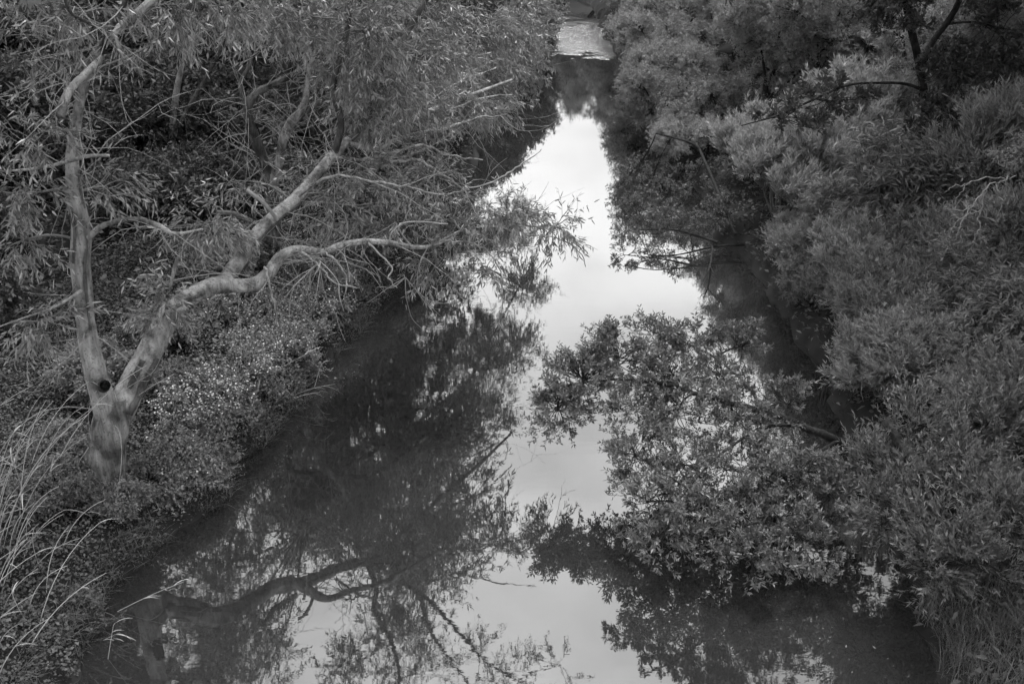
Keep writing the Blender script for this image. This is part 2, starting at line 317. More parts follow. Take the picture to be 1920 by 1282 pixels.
# ------------------------------------------------------------------ ground and water
def axis(segs):
    return np.unique(np.concatenate([np.arange(a, b + 1e-6, s) for a, b, s in segs]))
gx = axis([(-400, -60, 20), (-60, -14, 2), (-14, 14, .2), (14, 60, 2), (60, 400, 20)]); gy = axis([(-60, 4, 4), (4, 24, .18), (24, 60, .5), (60, 120, 3), (120, 600, 30)])
X, Y = np.meshgrid(gx, gy); nx, ny = len(gx), len(gy)
b = Buf(); i, j = np.meshgrid(np.arange(nx - 1), np.arange(ny - 1)); q = (j * nx + i).ravel()
b.add(np.stack((X, Y, gz(X, Y)), -1), np.stack((q, q + 1, q + nx + 1, q + nx), -1))
ob('ground', b, 'soil', kind='structure', label='dark earth banks sloping down to the creek on both sides')
b = Buf(); wy = axis([(-60, 4, 8), (4, 60, .5), (60, 120, 4)]); v = []
for yy in wy: v += [(float(xl(yy)) - 1.2, yy, 0), (float(xr(yy)) + 1.2, yy, 0)]
k = np.arange(len(wy) - 1) * 2
b.add(np.array(v), np.stack((k, k + 1, k + 3, k + 2), -1)); ob('water', b, 'water', kind='structure', label='still muddy creek mirroring bright sky and overhanging trees')

# ------------------------------------------------------------------ plant prototypes
def shrub(name, cat, style, mat, H, Rr, nlobe, nbr, stem_mat='twig', **over):
    root = thing(name, 'shrub', cat); lf, wd = Buf(), Buf(); lobes = []
    for q in range(nlobe):
        a = 2.4 * q + rng.uniform(-.4, .4); rr = Rr * math.sqrt((q + .3) / nlobe) * .75; h = H * (.86 - .42 * (rr / Rr) ** 1.5) * rng.uniform(.8, 1.08)
        s = Rr * rng.uniform(.26, .42); lobes.append((rr * math.cos(a), rr * math.sin(a), max(h - s * .6, s * .6) * rng.uniform(.8, 1.12), s, s, s * .7, nbr))
    an = [(rng.normal() * .05, rng.normal() * .05, .02) for _ in range(4)]
    crown(lf, wd, lobes, an, style, limb_r=.012 + .006 * H, **over)
    lp = [np.array([(0, 0, .1), (0, 0, .3)] + [c[:3] for c in lobes])]; n = 14; P = np.array([c[:3] for c in lobes])[rng.integers(0, nlobe, n)]; D = unit(rng.normal(size=(n, 3)) * (.8, .8, .3) + P * (.5, .5, 0) + (0, 0, .7)); Q = [P]
    for q in range(6): D = unit(D + rng.normal(size=(n, 3)) * .18); Q.append(Q[-1] + D * Rr * .13)
    tubes(wd, np.stack(Q, 1), np.linspace(.006, .002, 7)[None] * np.ones((n, 1)), 4)
    ob('stems', wd, stem_mat, root, kind='stuff'); ob('foliage', lf, mat, root, False, kind='stuff'); return root
def tall_tree(name, style, mat, bark, H, lobes, lean=(0, 0), r0=.2, **over):
    root = thing(name, 'tree', 'tree'); lf, wd, tk = Buf(), Buf(), Buf()
    rows = [(lean[0] * u ** 1.4 * H + rng.normal() * .12 * (u > 0), lean[1] * u ** 1.4 * H + rng.normal() * .12 * (u > 0), u * H * .82 - .2, r0 * (1.25 - u) * (1.3 if u == 0 else 1)) for u in (0, .12, .3, .5, .75, 1)]
    s = limb(tk, rows, 5, 12, rough=.04); an = s[len(s) // 3:, :3]
    for c in lobes[::2]:
        A = an[np.argmin(np.linalg.norm(an - np.array(c[:3]) + np.array((0, 0, 1.2)), axis=1))]; C = np.array(c[:3])
        l2 = limb(tk, [tuple(A) + (r0 * .45,), tuple((A * .6 + C * .4) + rng.normal(size=3) * .15 + (0, 0, .1)) + (r0 * .32,), tuple(A * .2 + C * .8 + rng.normal(size=3) * .1) + (r0 * .16,)], 5, 8)
        an = np.vstack((an, l2[2:, :3]))
    crown(lf, wd, lobes, an, style, limb_r=r0 * .2, br_r=.014, **over)
    ob('trunk', tk, bark, root); ob('branches', wd, bark, root, kind='stuff'); ob('crown', lf, mat, root, False, kind='stuff'); return root
def rand_lobes(n, c, sp, r, nb):
    g = lambda: float(np.clip(rng.normal(), -1.45, 1.45))
    return [(c[0] + g() * sp[0], c[1] + g() * sp[1], c[2] + g() * sp[2], *(np.array((1, 1, .75)) * r * rng.uniform(.7, 1.3)), nb) for _ in range(n)]

WT = [shrub('wattle_shrub', 'shrub', 'wattle', 'wattle', 2.2, 1.3, 15, 32), shrub('wattle_shrub', 'shrub', 'wattle', 'wattle', 2.6, 1.2, 15, 32)]
WX = [shrub('feathery_shrub', 'shrub', 'feather', 'feather_dim', 2.3, 1.4, 16, 30), shrub('broad_leaved_shrub', 'shrub', 'water', 'wattle', 2.4, 1.3, 16, 26, L=(.06, .11), W=(.02, .034))]
WP = shrub('wattle_shrub', 'shrub', 'wattle', 'wattle_pale', 2.4, 1.5, 17, 34, L=(.09, .16), W=(.014, .022), tb=.75)
FT = [tall_tree('feathery_wattle_tree', 'feather', 'feather', 'bark_dark', 2.2, rand_lobes(17, (-.5, 0, 1.1), (1.0, 1.0, .3), .5, 26), (-.2, 0), .08), tall_tree('feathery_wattle_tree', 'feather', 'feather', 'bark_dark', 2.4, rand_lobes(18, (-.6, 0, 1.25), (1.1, 1.1, .33), .52, 26), (-.2, 0), .09)]
FW = [tall_tree('feathery_wattle_tree', 'feather', 'feather', 'bark_dark', 4.6, rand_lobes(18, (0, 0, 2.6), (1.0, 1.0, .9), .7, 28), (.05, 0), .1)]
HB = [shrub('leafy_bush', 'bush', 'herb', 'bush', 1.1, .8, 9, 44, nt=5), shrub('leafy_bush', 'bush', 'herb', 'bush', 1.5, .95, 10, 44, nt=5, L=(.05, .09), W=(.018, .03))]
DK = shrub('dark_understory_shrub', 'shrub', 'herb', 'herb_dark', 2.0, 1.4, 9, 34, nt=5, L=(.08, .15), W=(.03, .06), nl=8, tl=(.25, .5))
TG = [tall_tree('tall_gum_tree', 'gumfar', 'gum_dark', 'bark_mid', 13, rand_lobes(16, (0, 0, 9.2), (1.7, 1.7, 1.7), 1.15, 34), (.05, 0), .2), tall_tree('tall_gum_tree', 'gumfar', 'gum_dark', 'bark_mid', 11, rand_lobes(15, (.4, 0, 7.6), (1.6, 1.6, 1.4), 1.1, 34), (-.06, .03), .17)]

# ------------------------------------------------------------------ the forked gum on the near bank
G = thing('river_gum_tree', 'large pale gum forking low into an upright stem and a stem leaning over the creek', 'tree', on(-4.7, 9.55))
SPL, SLIM = [], [G]
def part(name, rows, mat, root, sub=5, sides=14, cap=False, wig=0.0, rough=.02, label=None):
    big = (name in ('trunk', 'stem') and root in SLIM) or rows[0][3] > 26
    if big: sub, sides, rough = 10, 30, 0.0
    bf = Buf(); s = limb(bf, wood_px([(q[0], q[1], q[2], q[3] * (.77 if root in SLIM else 1)) for q in rows]), sub, sides, cap=cap, wig=wig, rough=rough, ridge=.085 if big else .05); o = ob(name, bf, mat, root); SPL.append(s)
    if label: o['label'] = label
    return s[:, :3]
A = []
A.append(part('trunk', [(186, 960, 9.48, 175), (192, 915, 9.52, 122), (196, 880, 9.56, 98), (201, 840, 9.6, 84), (208, 790, 9.65, 80), (212, 745, 9.7, 58)], 'bark_base', G, label='short scarred base of the trunk below the fork'))
A.append(part('stem', [(206, 800, 9.62, 60), (190, 735, 9.6, 54), (168, 650, 9.6, 46), (156, 560, 9.62, 42), (150, 490, 9.65, 46), (152, 430, 9.68, 44), (140, 365, 9.7, 37), (135, 310, 9.72, 32), (140, 250, 9.75, 26), (147, 205, 9.8, 23), (160, 150, 9.84, 22), (178, 104, 9.88, 22), (207, 68, 9.95, 21), (250, 32, 10.1, 20),
               (310, -20, 10.3, 20), (390, -90, 10.6, 17), (470, -190, 11, 13), (540, -300, 11.4, 9)], 'bark', G, label='upright pale stem'))
A.append(part('stem', [(212, 805, 9.66, 58), (238, 745, 9.85, 62), (275, 672, 10.15, 58), (310, 606, 10.4, 54), (345, 566, 10.65, 47), (388, 541, 10.95, 43), (432, 528, 11.2, 40)], 'bark', G, label='stem leaning out towards the creek'))
A.append(part('limb', [(418, 530, 11.15, 36), (450, 486, 11.45, 35), (480, 442, 11.75, 33), (520, 402, 12.1, 33), (560, 368, 12.45, 31), (592, 330, 12.8, 27), (627, 290, 13.1, 24), (655, 262, 13.4, 20), (705, 252, 13.9, 16), (762, 226, 14.6, 14), (822, 202, 15.4, 12), (885, 178, 16.2, 9), (960, 150, 17.4, 6)], 'bark', G))
A.append(part('limb', [(420, 534, 11.15, 37), (475, 533, 11.25, 33), (505, 511, 11.3, 30), (526, 482, 11.35, 26), (556, 467, 11.4, 19), (606, 472, 11.5, 17), (636, 461, 11.6, 16), (682, 453, 11.75, 15), (727, 455, 11.9, 13), (776, 463, 12.05, 12), (812, 459, 12.2, 8), (872, 430, 12.4, 5), (942, 424, 12.6, 4), (1012, 425, 12.7, 3), (1066, 428, 12.75, 2)], 'bark', G, label='pale horizontal limb reaching over the water'))
A.append(part('limb', [(655, 262, 13.4, 20), (690, 220, 13.5, 18), (700, 150, 13.7, 17), (735, 60, 13.9, 16), (745, -60, 14.1, 14), (780, -190, 14.3, 12), (830, -330, 14.5, 8), (880, -460, 14.6, 5)], 'bark_mid', G))
A.append(part('limb', [(627, 290, 13.1, 17), (640, 230, 13.0, 16), (625, 160, 13.0, 15), (650, 60, 13.1, 14), (660, -60, 13.2, 12), (650, -200, 13.2, 10), (690, -340, 13.3, 6)], 'bark_mid', G))
A.append(part('limb', [(700, 150, 13.7, 14), (765, 60, 13.8, 13), (830, -60, 13.9, 12), (900, -170, 13.9, 9), (990, -260, 14, 6), (1060, -330, 14.1, 4)], 'bark_mid', G))
A.append(part('limb', [(192, 108, 9.82, 15), (163, 137, 9.6, 18), (133, 167, 9.4, 20), (120, 192, 9.3, 20), (115, 220, 9.2, 19)], 'bark', G, cap=True, label='sawn limb stub bending down beside the upright stem'))
A.append(part('branch', [(190, 100, 9.9, 13), (203, 60, 9.8, 15), (232, 10, 9.7, 13), (250, -60, 9.6, 10), (240, -180, 9.5, 7)], 'bark_mid', G, sides=8))
A.append(part('branch', [(205, 62, 9.85, 10), (160, 40, 9.6, 9), (130, 20, 9.4, 8), (112, -40, 9.2, 6)], 'bark_mid', G, sides=8))
A.append(part('branch', [(166, 446, 9.6, 15), (195, 422, 9.6, 14), (250, 411, 9.7, 13), (296, 422, 9.8, 12), (328, 438, 9.9, 9), (380, 430, 10.2, 5)], 'bark', G, sides=8))
A.append(part('branch', [(168, 122, 9.9, 10), (150, 140, 10.2, 9), (100, 141, 10.5, 9), (50, 158, 10.7, 8), (0, 180, 10.9, 7), (-60, 200, 11, 5)], 'bark_mid', G, sides=8))
A.append(part('branch', [(205, 292, 9.5, 8), (165, 293, 9.4, 10), (130, 302, 9.35, 10), (90, 312, 9.3, 9), (50, 318, 9.3, 7), (0, 322, 9.3, 5)], 'bark', G, sides=8))
A.append(part('branch', [(152, 545, 9.5, 9), (130, 560, 9.3, 8), (92, 580, 9.15, 7), (50, 594, 9.05, 5), (0, 612, 9, 4)], 'bark', G, sides=8))
A.append(part('branch', [(462, 356, 11.7, 9), (476, 366, 11.7, 11), (494, 380, 11.75, 10), (520, 412, 11.9, 9)], 'dead', G, sides=8))
A.append(part('branch', [(405, 398, 11.6, 12), (440, 402, 11.7, 15), (472, 416, 11.75, 14)], 'bark_mid', G, sides=8, cap=True))
A.append(part('branch', [(318, 545, 10.5, 7), (328, 500, 10.5, 9), (338, 478, 10.5, 7), (352, 464, 10.5, 4)], 'bark', G, sides=8))
for rows in ([(655, 268, 13.3, 11), (712, 279, 13.5, 11), (742, 262, 13.7, 10), (792, 248, 14, 9), (832, 243, 14.2, 8), (884, 224, 14.5, 6), (950, 214, 14.8, 3)],
             [(628, 296, 13, 8), (700, 300, 13.1, 8), (742, 304, 13.2, 8), (784, 302, 13.3, 7), (825, 325, 13.4, 6), (868, 356, 13.5, 4), (900, 385, 13.5, 2)],
             [(668, 276, 13.3, 7), (725, 288, 13.4, 6), (790, 272, 13.6, 6), (845, 292, 13.7, 5), (905, 300, 13.9, 3)], [(560, 368, 12.3, 8), (620, 330, 12.2, 7), (700, 340, 12.2, 6), (760, 350, 12.3, 5), (830, 365, 12.4, 4), (880, 352, 12.4, 2)],
             [(700, 255, 13.7, 8), (745, 215, 14, 7), (800, 195, 14.5, 6), (850, 160, 15, 5), (930, 128, 15.8, 3)], [(760, 226, 14.5, 6), (830, 214, 14.9, 6), (900, 185, 15.5, 5), (960, 178, 16.2, 3)],
             [(812, 460, 12.1, 6), (850, 452, 12.2, 5), (900, 462, 12.2, 4), (935, 500, 12.2, 3), (945, 545, 12.2, 2)], [(690, 455, 11.7, 5), (735, 500, 11.6, 4), (728, 520, 11.5, 4), (745, 540, 11.5, 2)],
             [(606, 470, 11.5, 6), (630, 490, 11.3, 5), (650, 520, 11.2, 4), (645, 560, 11.1, 3), (660, 585, 11.1, 2)], [(560, 468, 11.4, 6), (600, 500, 11.2, 5), (628, 530, 11.1, 4), (672, 540, 11.1, 2)],
             [(725, 457, 11.8, 5), (740, 430, 11.8, 5), (765, 415, 11.9, 4), (840, 420, 12, 3)], [(495, 500, 11.2, 6), (505, 530, 11.1, 6), (515, 575, 11, 5), (522, 612, 10.9, 3)],
             [(880, 352, 12.4, 3), (925, 340, 12.4, 4), (960, 320, 12.5, 4), (990, 300, 12.6, 3), (1015, 280, 12.7, 2)], [(940, 425, 12.5, 3), (985, 440, 12.5, 4), (1040, 445, 12.6, 3), (1085, 470, 12.7, 3), (1098, 500, 12.7, 2)]):
    A.append(part('branch', rows, 'bark' if rows[0][3] > 5 else 'dead', G, sides=7, wig=.008))
def bark_strip(s, i0, i1, a0, width, mat='bark_mid'):
    """a strip of old bark standing a little proud of the stem, its upper end peeling away"""
    P, rd = s[i0:i1, :3], s[i0:i1, 3]; T = unit(np.gradient(P, axis=0)); A_ = unit(np.cross(T, (.05, 1, .12))); B_ = np.cross(T, A_); k = len(P); lift = 1.07 + .16 * np.linspace(0, 1, k) ** 4; V = []
    wv = width * (.55 + .45 * np.sin(np.linspace(.3, 2.9, k))) * rng.uniform(.75, 1.2, k)
    for inner in (0, 1):
        for e in np.linspace(-1, 1, 4):
            an = a0 + e * wv; V.append(P + (A_ * np.cos(an)[:, None] + B_ * np.sin(an)[:, None]) * (rd * (lift - .05 * inner))[:, None])
    V = np.stack(V, 1); F = []
    for q in range(k - 1):
        for e in range(3): F += [[q * 8 + e, q * 8 + e + 1, q * 8 + e + 9, q * 8 + e + 8], [q * 8 + e + 4, q * 8 + e + 12, q * 8 + e + 13, q * 8 + e + 5]]
        F += [[q * 8, q * 8 + 8, q * 8 + 12, q * 8 + 4], [q * 8 + 3, q * 8 + 7, q * 8 + 15, q * 8 + 11]]
    e = (k - 1) * 8; F += [[e, e + 1, e + 5, e + 4], [e + 1, e + 2, e + 6, e + 5], [e + 2, e + 3, e + 7, e + 6]]
    bf = Buf(); bf.add(V, np.array(F)); ob('bark_strip', bf, mat, G)
for si, i0, i1, a0, w in ((2, 6, 22, 2.5, .4), (2, 12, 20, 1.5, .25), (2, 20, 30, 3.3, .2), (1, 24, 46, 2.4, .18), (1, 40, 62, 1.3, .2), (1, 56, 70, 3.0, .25), (2, 34, 46, 1.3, .2), (3, 16, 40, 2.2, .25)): bark_strip(SPL[si], i0, i1, a0, w, 'bark_mid')
kb = Buf(); kc = at(197, 722, 9.36); kd = at(192, 726, 9.62) - kc
limb(kb, [tuple(kc + kd * .9) + (.07,), tuple(kc + kd * .2) + (.062,), tuple(kc) + (.055,)], 3, 12); ob('branch_collar', kb, 'knot', G)
kb = Buf(); limb(kb, [tuple(kc + kd * .6) + (.042,), tuple(kc + kd * .3) + (.038,)], 2, 12, cap=True); ob('knot_hollow', kb, 'knot', G, label='round dark hollow where a limb was lost')  # hollow and collar share one near-black grey
AN = np.vstack(A)
def bare_twigs(buf, polys, n, ln, r, bias, k=7):
    """thin leafless shoots arching from the limbs"""
    pts = np.vstack([p[2:] for p in polys]); P = [pts[rng.integers(0, len(pts), n)]]; D = unit(rng.normal(size=(n, 3)) + np.array(bias)); Ls = rng.uniform(*ln, n)[:, None] / (k - 1); turn = rng.normal(size=(n, 3)) * .16
    for q in range(k - 1): D = unit(D + turn + rng.normal(size=(n, 3)) * .14 + np.array((.02, 0, -.06))); P.append(P[-1] + D * Ls)
    tubes(buf, np.stack(P, 1), np.linspace(1, .3, k)[None] * rng.uniform(*r, n)[:, None], 4)
    P = np.stack(P, 1); m = n * 2; i = rng.integers(0, n, m); j = rng.integers(2, k - 1, m); Q = [P[i, j]]; D = unit(rng.normal(size=(m, 3)) + unit(P[i, j + 1] - P[i, j]) * 1.3)
    for q in range(4): D = unit(D + rng.normal(size=(m, 3)) * .2); Q.append(Q[-1] + D * Ls[i] * .55)
    tubes(buf, np.stack(Q, 1), np.linspace(.6, .25, 5)[None] * rng.uniform(*r, m)[:, None], 3)
bt = Buf(); bare_twigs(bt, A[3:7] + A[17:24], 150, (.4, 1.5), (.003, .0075), (.5, 0, 0)); bare_twigs(bt, A[1:2] + A[7:14], 90, (.4, 1.3), (.003, .007), (.1, 0, 0)); ob('bare_twigs', bt, 'dead', G, kind='stuff')
def lobes_px(rows):
    o = []
    for px, py, Yv, rx, rz, n in rows:
        m = mpp(px, py, Yv); o.append((*at(px, py, Yv), rx * m, max(rx * m * .9, .3), rz * m, n))
    return o
lf, wd = Buf(), Buf()
crown(lf, wd, lobes_px([(385, 425, 11.2, 85, 45, 26), (312, 565, 10.35, 48, 42, 16), (480, 340, 12.6, 60, 40, 6), (590, 330, 13.2, 60, 40, 8), (640, 380, 12.6, 90, 55, 20), (740, 400, 12.7, 90, 45, 18), (850, 405, 12.6, 80, 40, 20), (950, 405, 12.7, 75, 45, 22),
    (1040, 425, 12.75, 42, 45, 16), (820, 495, 12.25, 65, 30, 12), (905, 505, 12.3, 55, 40, 10), (945, 550, 12.25, 20, 38, 3), (60, 260, 9.3, 70, 55, 12), (200, 350, 9.9, 50, 40, 6), (40, 365, 9.3, 60, 55, 10), (160, 20, 9.6, 100, 40, 10), (60, 60, 9.8, 90, 70, 12), 
    (330, 10, 10.6, 90, 40, 12), (430, 15, 11.5, 80, 45, 14), (500, 40, 12.5, 70, 45, 10), (90, 610, 9.05, 55, 40, 12), (680, 220, 13.4, 90, 50, 30), (780, 200, 14.3, 90, 45, 30), (870, 190, 15.3, 80, 45, 30), (650, 120, 13, 70, 50, 22), (700, 60, 13.2, 90, 70, 40), (720, 160, 13.4, 90, 45, 34), (570, 30, 12.8, 80, 50, 20), (800, 110, 14.2, 90, 50, 34), (700, 330, 12.8, 80, 35, 14), (800, 340, 12.9, 80, 35, 12), (310, 70, 10.8, 60, 30, 5), (20, 460, 9.2, 50, 50, 9)])
  + [(-3.4, 11, 7.0, 1.2, 1.2, .9, 30), (-2.6, 12.5, 6.2, 1.1, 1.0, .8, 30), (-1.6, 13.6, 6.1, .9, .9, .7, 24), (-2.2, 13.6, 7.4, 1.2, 1.2, .9, 30), (-.6, 13.8, 6.2, .7, .7, .5, 12), (-4.4, 10, 8.2, 1.4, 1.3, 1, 34), (-3.2, 12.5, 8.6, 1.4, 1.3, 1, 34), (-5, 11.5, 7.2, 1.2, 1.2, .9, 26), (.1, 13.2, 6.0, .8, .8, .45, 11), (-1.0, 12.6, 6.5, .9, .8, .5, 14), (.9, 14.2, 6.7, .7, .7, .45, 8), (-1.9, 12.3, 6.6, .9, .9, .6, 14)], AN, 'gum', .018, .007)
ob('branches', wd, 'twig', G, kind='stuff'); ob('crown', lf, 'gum_leaf', G, False, kind='stuff')

# ------------------------------------------------------------------ second gum behind it, its crown spread along the bank
G2 = thing('river_gum_tree', 'slimmer gum with crooked grey stems behind the forked gum, its crown trailing along the bank', 'tree', on(-4.2, 16.0))
A2 = []
A2.append(part('trunk', [(507, 450, 16.0, 34), (512, 400, 16, 28), (508, 350, 16, 24), (500, 315, 16, 20), (488, 285, 16, 19), (471, 240, 15.9, 17), (464, 205, 15.9, 16), (482, 175, 16, 15), (520, 155, 16.2, 13), (565, 134, 16.5, 12), (625, 120, 17, 10), (700, 100, 17.8, 8), (790, 80, 19, 6), (880, 60, 20.5, 4)], 'bark_mid', G2, sides=10))
A2.append(part('limb', [(510, 350, 16, 18), (525, 300, 15.8, 17), (531, 262, 15.7, 17), (546, 230, 15.6, 18), (566, 205, 15.6, 14), (576, 168, 15.7, 11), (580, 130, 15.8, 8), (600, 60, 16, 6), (610, -60, 16.2, 5), (640, -160, 16.2, 4)], 'bark', G2, sides=10))
A2.append(part('limb', [(556, 222, 15.6, 12), (600, 190, 15.8, 11), (640, 172, 16, 9), (700, 160, 16.5, 8), (770, 140, 17.5, 7), (850, 120, 19, 6), (930, 120, 21.5, 5), (1000, 130, 24, 3)], 'bark_mid', G2, sides=8))
A2.append(part('branch', [(464, 205, 15.9, 9), (450, 160, 16, 8), (470, 110, 16.2, 7), (440, 50, 16.4, 6), (450, -40, 16.5, 5)], 'bark_mid', G2, sides=8))
lf, wd = Buf(), Buf()
crown(lf, wd, lobes_px([(560, 50, 15.5, 80, 45, 20), (640, 40, 16.5, 90, 60, 36), (650, 130, 16.2, 70, 45, 22), (720, 60, 17.5, 90, 60, 48), (720, 130, 17.2, 90, 45, 40), (800, 40, 18, 90, 60, 54), (820, 120, 17.5, 90, 45, 54), (890, 60, 19, 90, 60, 64), (910, 140, 19.5, 80, 45, 54), (970, 60, 21.5, 60, 60, 50), (985, 130, 23, 50, 50, 44), (930, 205, 19, 70, 35, 26), (860, 200, 17.5, 80, 35, 30),
    (470, 30, 16, 70, 40, 12), (390, 50, 15.5, 60, 30, 6), (990, 20, 25, 50, 40, 16), (560, 0, 16, 80, 60, 18), (690, -20, 17, 100, 60, 24), (840, -30, 19, 120, 60, 26)])
  + [(-2.5, 17.5, 5.6, 1.3, 1.2, 1.0, 34), (-1.7, 18.5, 6.4, 1.2, 1.2, 1.0, 30), (-5.2, 16, 5.8, 1.4, 1.2, .8, 34), (-6.3, 17.5, 6.8, 1.5, 1.3, 1.0, 34), (-5.1, 14.6, 6.9, 1.3, 1.2, .9, 30), (-6.2, 15.8, 7.8, 1.5, 1.4, 1.1, 40), (-5.3, 13.6, 6.3, 1.2, 1.1, .7, 36), (-4.5, 13.1, 6.2, .9, .9, .5, 22), (-7, 18, 9.4, 1.6, 1.5, 1.2, 38), (-6.8, 19.5, 7.6, 1.6, 1.5, 1.2, 40), (-7.2, 16.4, 6.6, 1.5, 1.4, 1.1, 40), (-6, 18, 5.6, 1.3, 1.2, .8, 34)], np.vstack(A2), 'gum', .022, .008, L=(.08, .14), W=(.015, .024))
ob('branches', wd, 'twig', G2, kind='stuff'); ob('crown', lf, 'gum_leaf', G2, False, kind='stuff')
bt = Buf(); bare_twigs(bt, A2, 170, (.5, 1.8), (.004, .009), (.4, 0, 0)); ob('bare_twigs', bt, 'dead', G2, kind='stuff')

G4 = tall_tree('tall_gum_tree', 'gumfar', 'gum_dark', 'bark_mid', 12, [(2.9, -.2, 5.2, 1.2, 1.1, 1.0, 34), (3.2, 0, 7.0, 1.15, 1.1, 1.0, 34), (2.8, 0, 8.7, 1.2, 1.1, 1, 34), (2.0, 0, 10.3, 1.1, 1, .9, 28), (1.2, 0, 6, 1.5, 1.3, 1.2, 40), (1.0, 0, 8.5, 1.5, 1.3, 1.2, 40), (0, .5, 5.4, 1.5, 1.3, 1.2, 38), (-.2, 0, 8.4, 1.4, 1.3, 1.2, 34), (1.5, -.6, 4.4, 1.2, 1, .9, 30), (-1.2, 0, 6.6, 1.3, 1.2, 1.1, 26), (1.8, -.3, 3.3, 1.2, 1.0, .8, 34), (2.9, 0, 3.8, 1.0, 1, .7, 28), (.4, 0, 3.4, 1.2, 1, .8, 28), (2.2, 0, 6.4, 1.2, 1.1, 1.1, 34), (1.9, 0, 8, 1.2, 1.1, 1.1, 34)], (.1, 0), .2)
place(G4, on(-5.15, 23.2), 0, 1.0, 'tall gum leaning over the gum bank whose dark crown is mirrored in mid creek')
# slender pale stems in the wood
G3 = thing('slender_gum_tree', 'slender straight pale trunk standing in the dark wood behind the forked gum', 'tree', on(-6.9, 19.0))
A3 = [part('trunk', [(317, 330, 19, 16), (321, 270, 19, 14), (327, 205, 19, 13), (335, 150, 19, 11), (350, 106, 19, 9), (375, 72, 19.1, 6), (400, 0, 19.3, 6), (420, -120, 19.5, 5)], 'bark', G3, sides=8),
      part('limb', [(321, 262, 19, 8), (352, 205, 18.9, 8), (388, 142, 18.8, 7), (418, 84, 18.7, 5), (440, 0, 18.7, 4)], 'bark_mid', G3, sides=8)]
lf, wd = Buf(), Buf()
crown(lf, wd, lobes_px([(400, 20, 19, 70, 50, 20), (450, -60, 19, 80, 60, 24), (360, -90, 19.3, 80, 60, 24), (330, 60, 19, 50, 40, 10)]), np.vstack(A3), 'gum', .018, .007, L=(.1, .18), W=(.02, .032))
ob('branches', wd, 'twig', G3, kind='stuff'); ob('crown', lf, 'gum_leaf', G3, False, kind='stuff')

# ------------------------------------------------------------------ small tree leaning low over the water from the other bank
WG = thing('leaning_water_gum', 'small dense tree leaning low over the creek from the shrubby bank, dark trunk showing', 'tree', on(4.75, 10.2))
W_ = [part('trunk', [(1720, 880, 10.15, 22), (1640, 850, 10.3, 19), (1570, 826, 10.35, 16), (1500, 797, 10.4, 14), (1430, 771, 10.45, 13), (1360, 752, 10.5, 11), (1300, 735, 10.55, 9), (1240, 718, 10.6, 7), (1150, 712, 10.6, 5), (1070, 720, 10.5, 3)], 'bark_dark', WG, sides=10, wig=.01),
      part('limb', [(1500, 797, 10.4, 8), (1440, 800, 10.0, 6), (1380, 830, 9.6, 5), (1320, 880, 9.2, 4), (1270, 940, 8.8, 3)], 'bark_dark', WG, sides=8), part('limb', [(1430, 771, 10.45, 8), (1400, 720, 10.8, 6), (1340, 670, 11.3, 5), (1280, 640, 11.7, 3)], 'bark_mid', WG, sides=8),
      part('limb', [(1570, 826, 10.35, 8), (1520, 860, 9.8, 7), (1470, 920, 9.1, 5), (1430, 980, 8.5, 4)], 'bark_dark', WG, sides=8)]
lf, wd = Buf(), Buf()
crown(lf, wd, lobes_px([(1045, 770, 10.45, 42, 60, 32), (1090, 710, 10.7, 60, 48, 38), (1160, 670, 11.0, 65, 45, 36), (1230, 640, 11.4, 60, 35, 22), (1310, 640, 11.6, 55, 35, 18), (1390, 650, 11.6, 45, 45, 18), (1250, 700, 11.0, 70, 45, 28), (1340, 700, 11.0, 70, 45, 28), (1180, 770, 10.4, 55, 45, 20), (1270, 780, 10.3, 80, 50, 32), (1370, 790, 10.2, 75, 50, 32), (1480, 750, 10.6, 45, 35, 8), (1190, 850, 9.8, 50, 50, 22),
    (1270, 870, 9.6, 80, 55, 26), (1360, 880, 9.5, 80, 55, 26), (1440, 880, 9.5, 65, 55, 20), (1500, 900, 9.4, 45, 50, 14), (1210, 940, 9.1, 55, 45, 14), (1290, 960, 8.9, 80, 55, 20), (1380, 970, 8.8, 75, 55, 22), (1450, 980, 8.8, 60, 55, 18), (1330, 1030, 8.5, 65, 35, 9), (1460, 1050, 8.4, 45, 35, 9), (1560, 890, 9.4, 45, 45, 16), (1600, 930, 9.1, 45, 45, 18), (1550, 970, 8.9, 50, 45, 18), (1530, 1030, 8.5, 40, 35, 10), (1240, 1010, 8.6, 60, 35, 12), (1400, 1050, 8.3, 50, 35, 12)]), np.vstack(W_), 'water', .014, .006, nt=7)
ob('branches', wd, 'bark_dark', WG, kind='stuff'); ob('crown', lf, 'water_leaf', WG, False, kind='stuff')

# ------------------------------------------------------------------ dark-trunked tree on the far side of the thicket, overhanging limbs
DT = thing('dark_trunked_tree', 'tall tree with black forked trunk rising out of the thicket on the shrubby bank', 'tree', on(7.3, 17.0))
D_ = [part('trunk', [(1760, 420, 17, 34), (1748, 300, 17, 18), (1732, 180, 17, 16), (1724, 120, 17, 16), (1712, 70, 17, 14), (1695, 0, 17, 13), (1650, -120, 16.6, 16), (1560, -260, 16, 12)], 'bark_dark', DT, sides=10), part('limb', [(1726, 130, 17, 14), (1748, 80, 17.1, 12), (1790, 20, 17.2, 12), (1830, -80, 17.3, 9)], 'bark_dark', DT, sides=8),
      part('limb', [(1742, 175, 17, 7), (1700, 158, 16.7, 6), (1650, 156, 16.4, 5), (1590, 160, 15.8, 5), (1530, 185, 15.3, 5), (1460, 216, 14.8, 4), (1390, 236, 14.4, 2)], 'bark_dark', DT, sides=6), part('limb', [(1695, 0, 17, 14), (1560, -160, 15.6, 11), (1440, -260, 14.8, 8), (1330, -290, 14.4, 5)], 'bark_dark', DT, sides=8)]
lf, wd = Buf(), Buf()
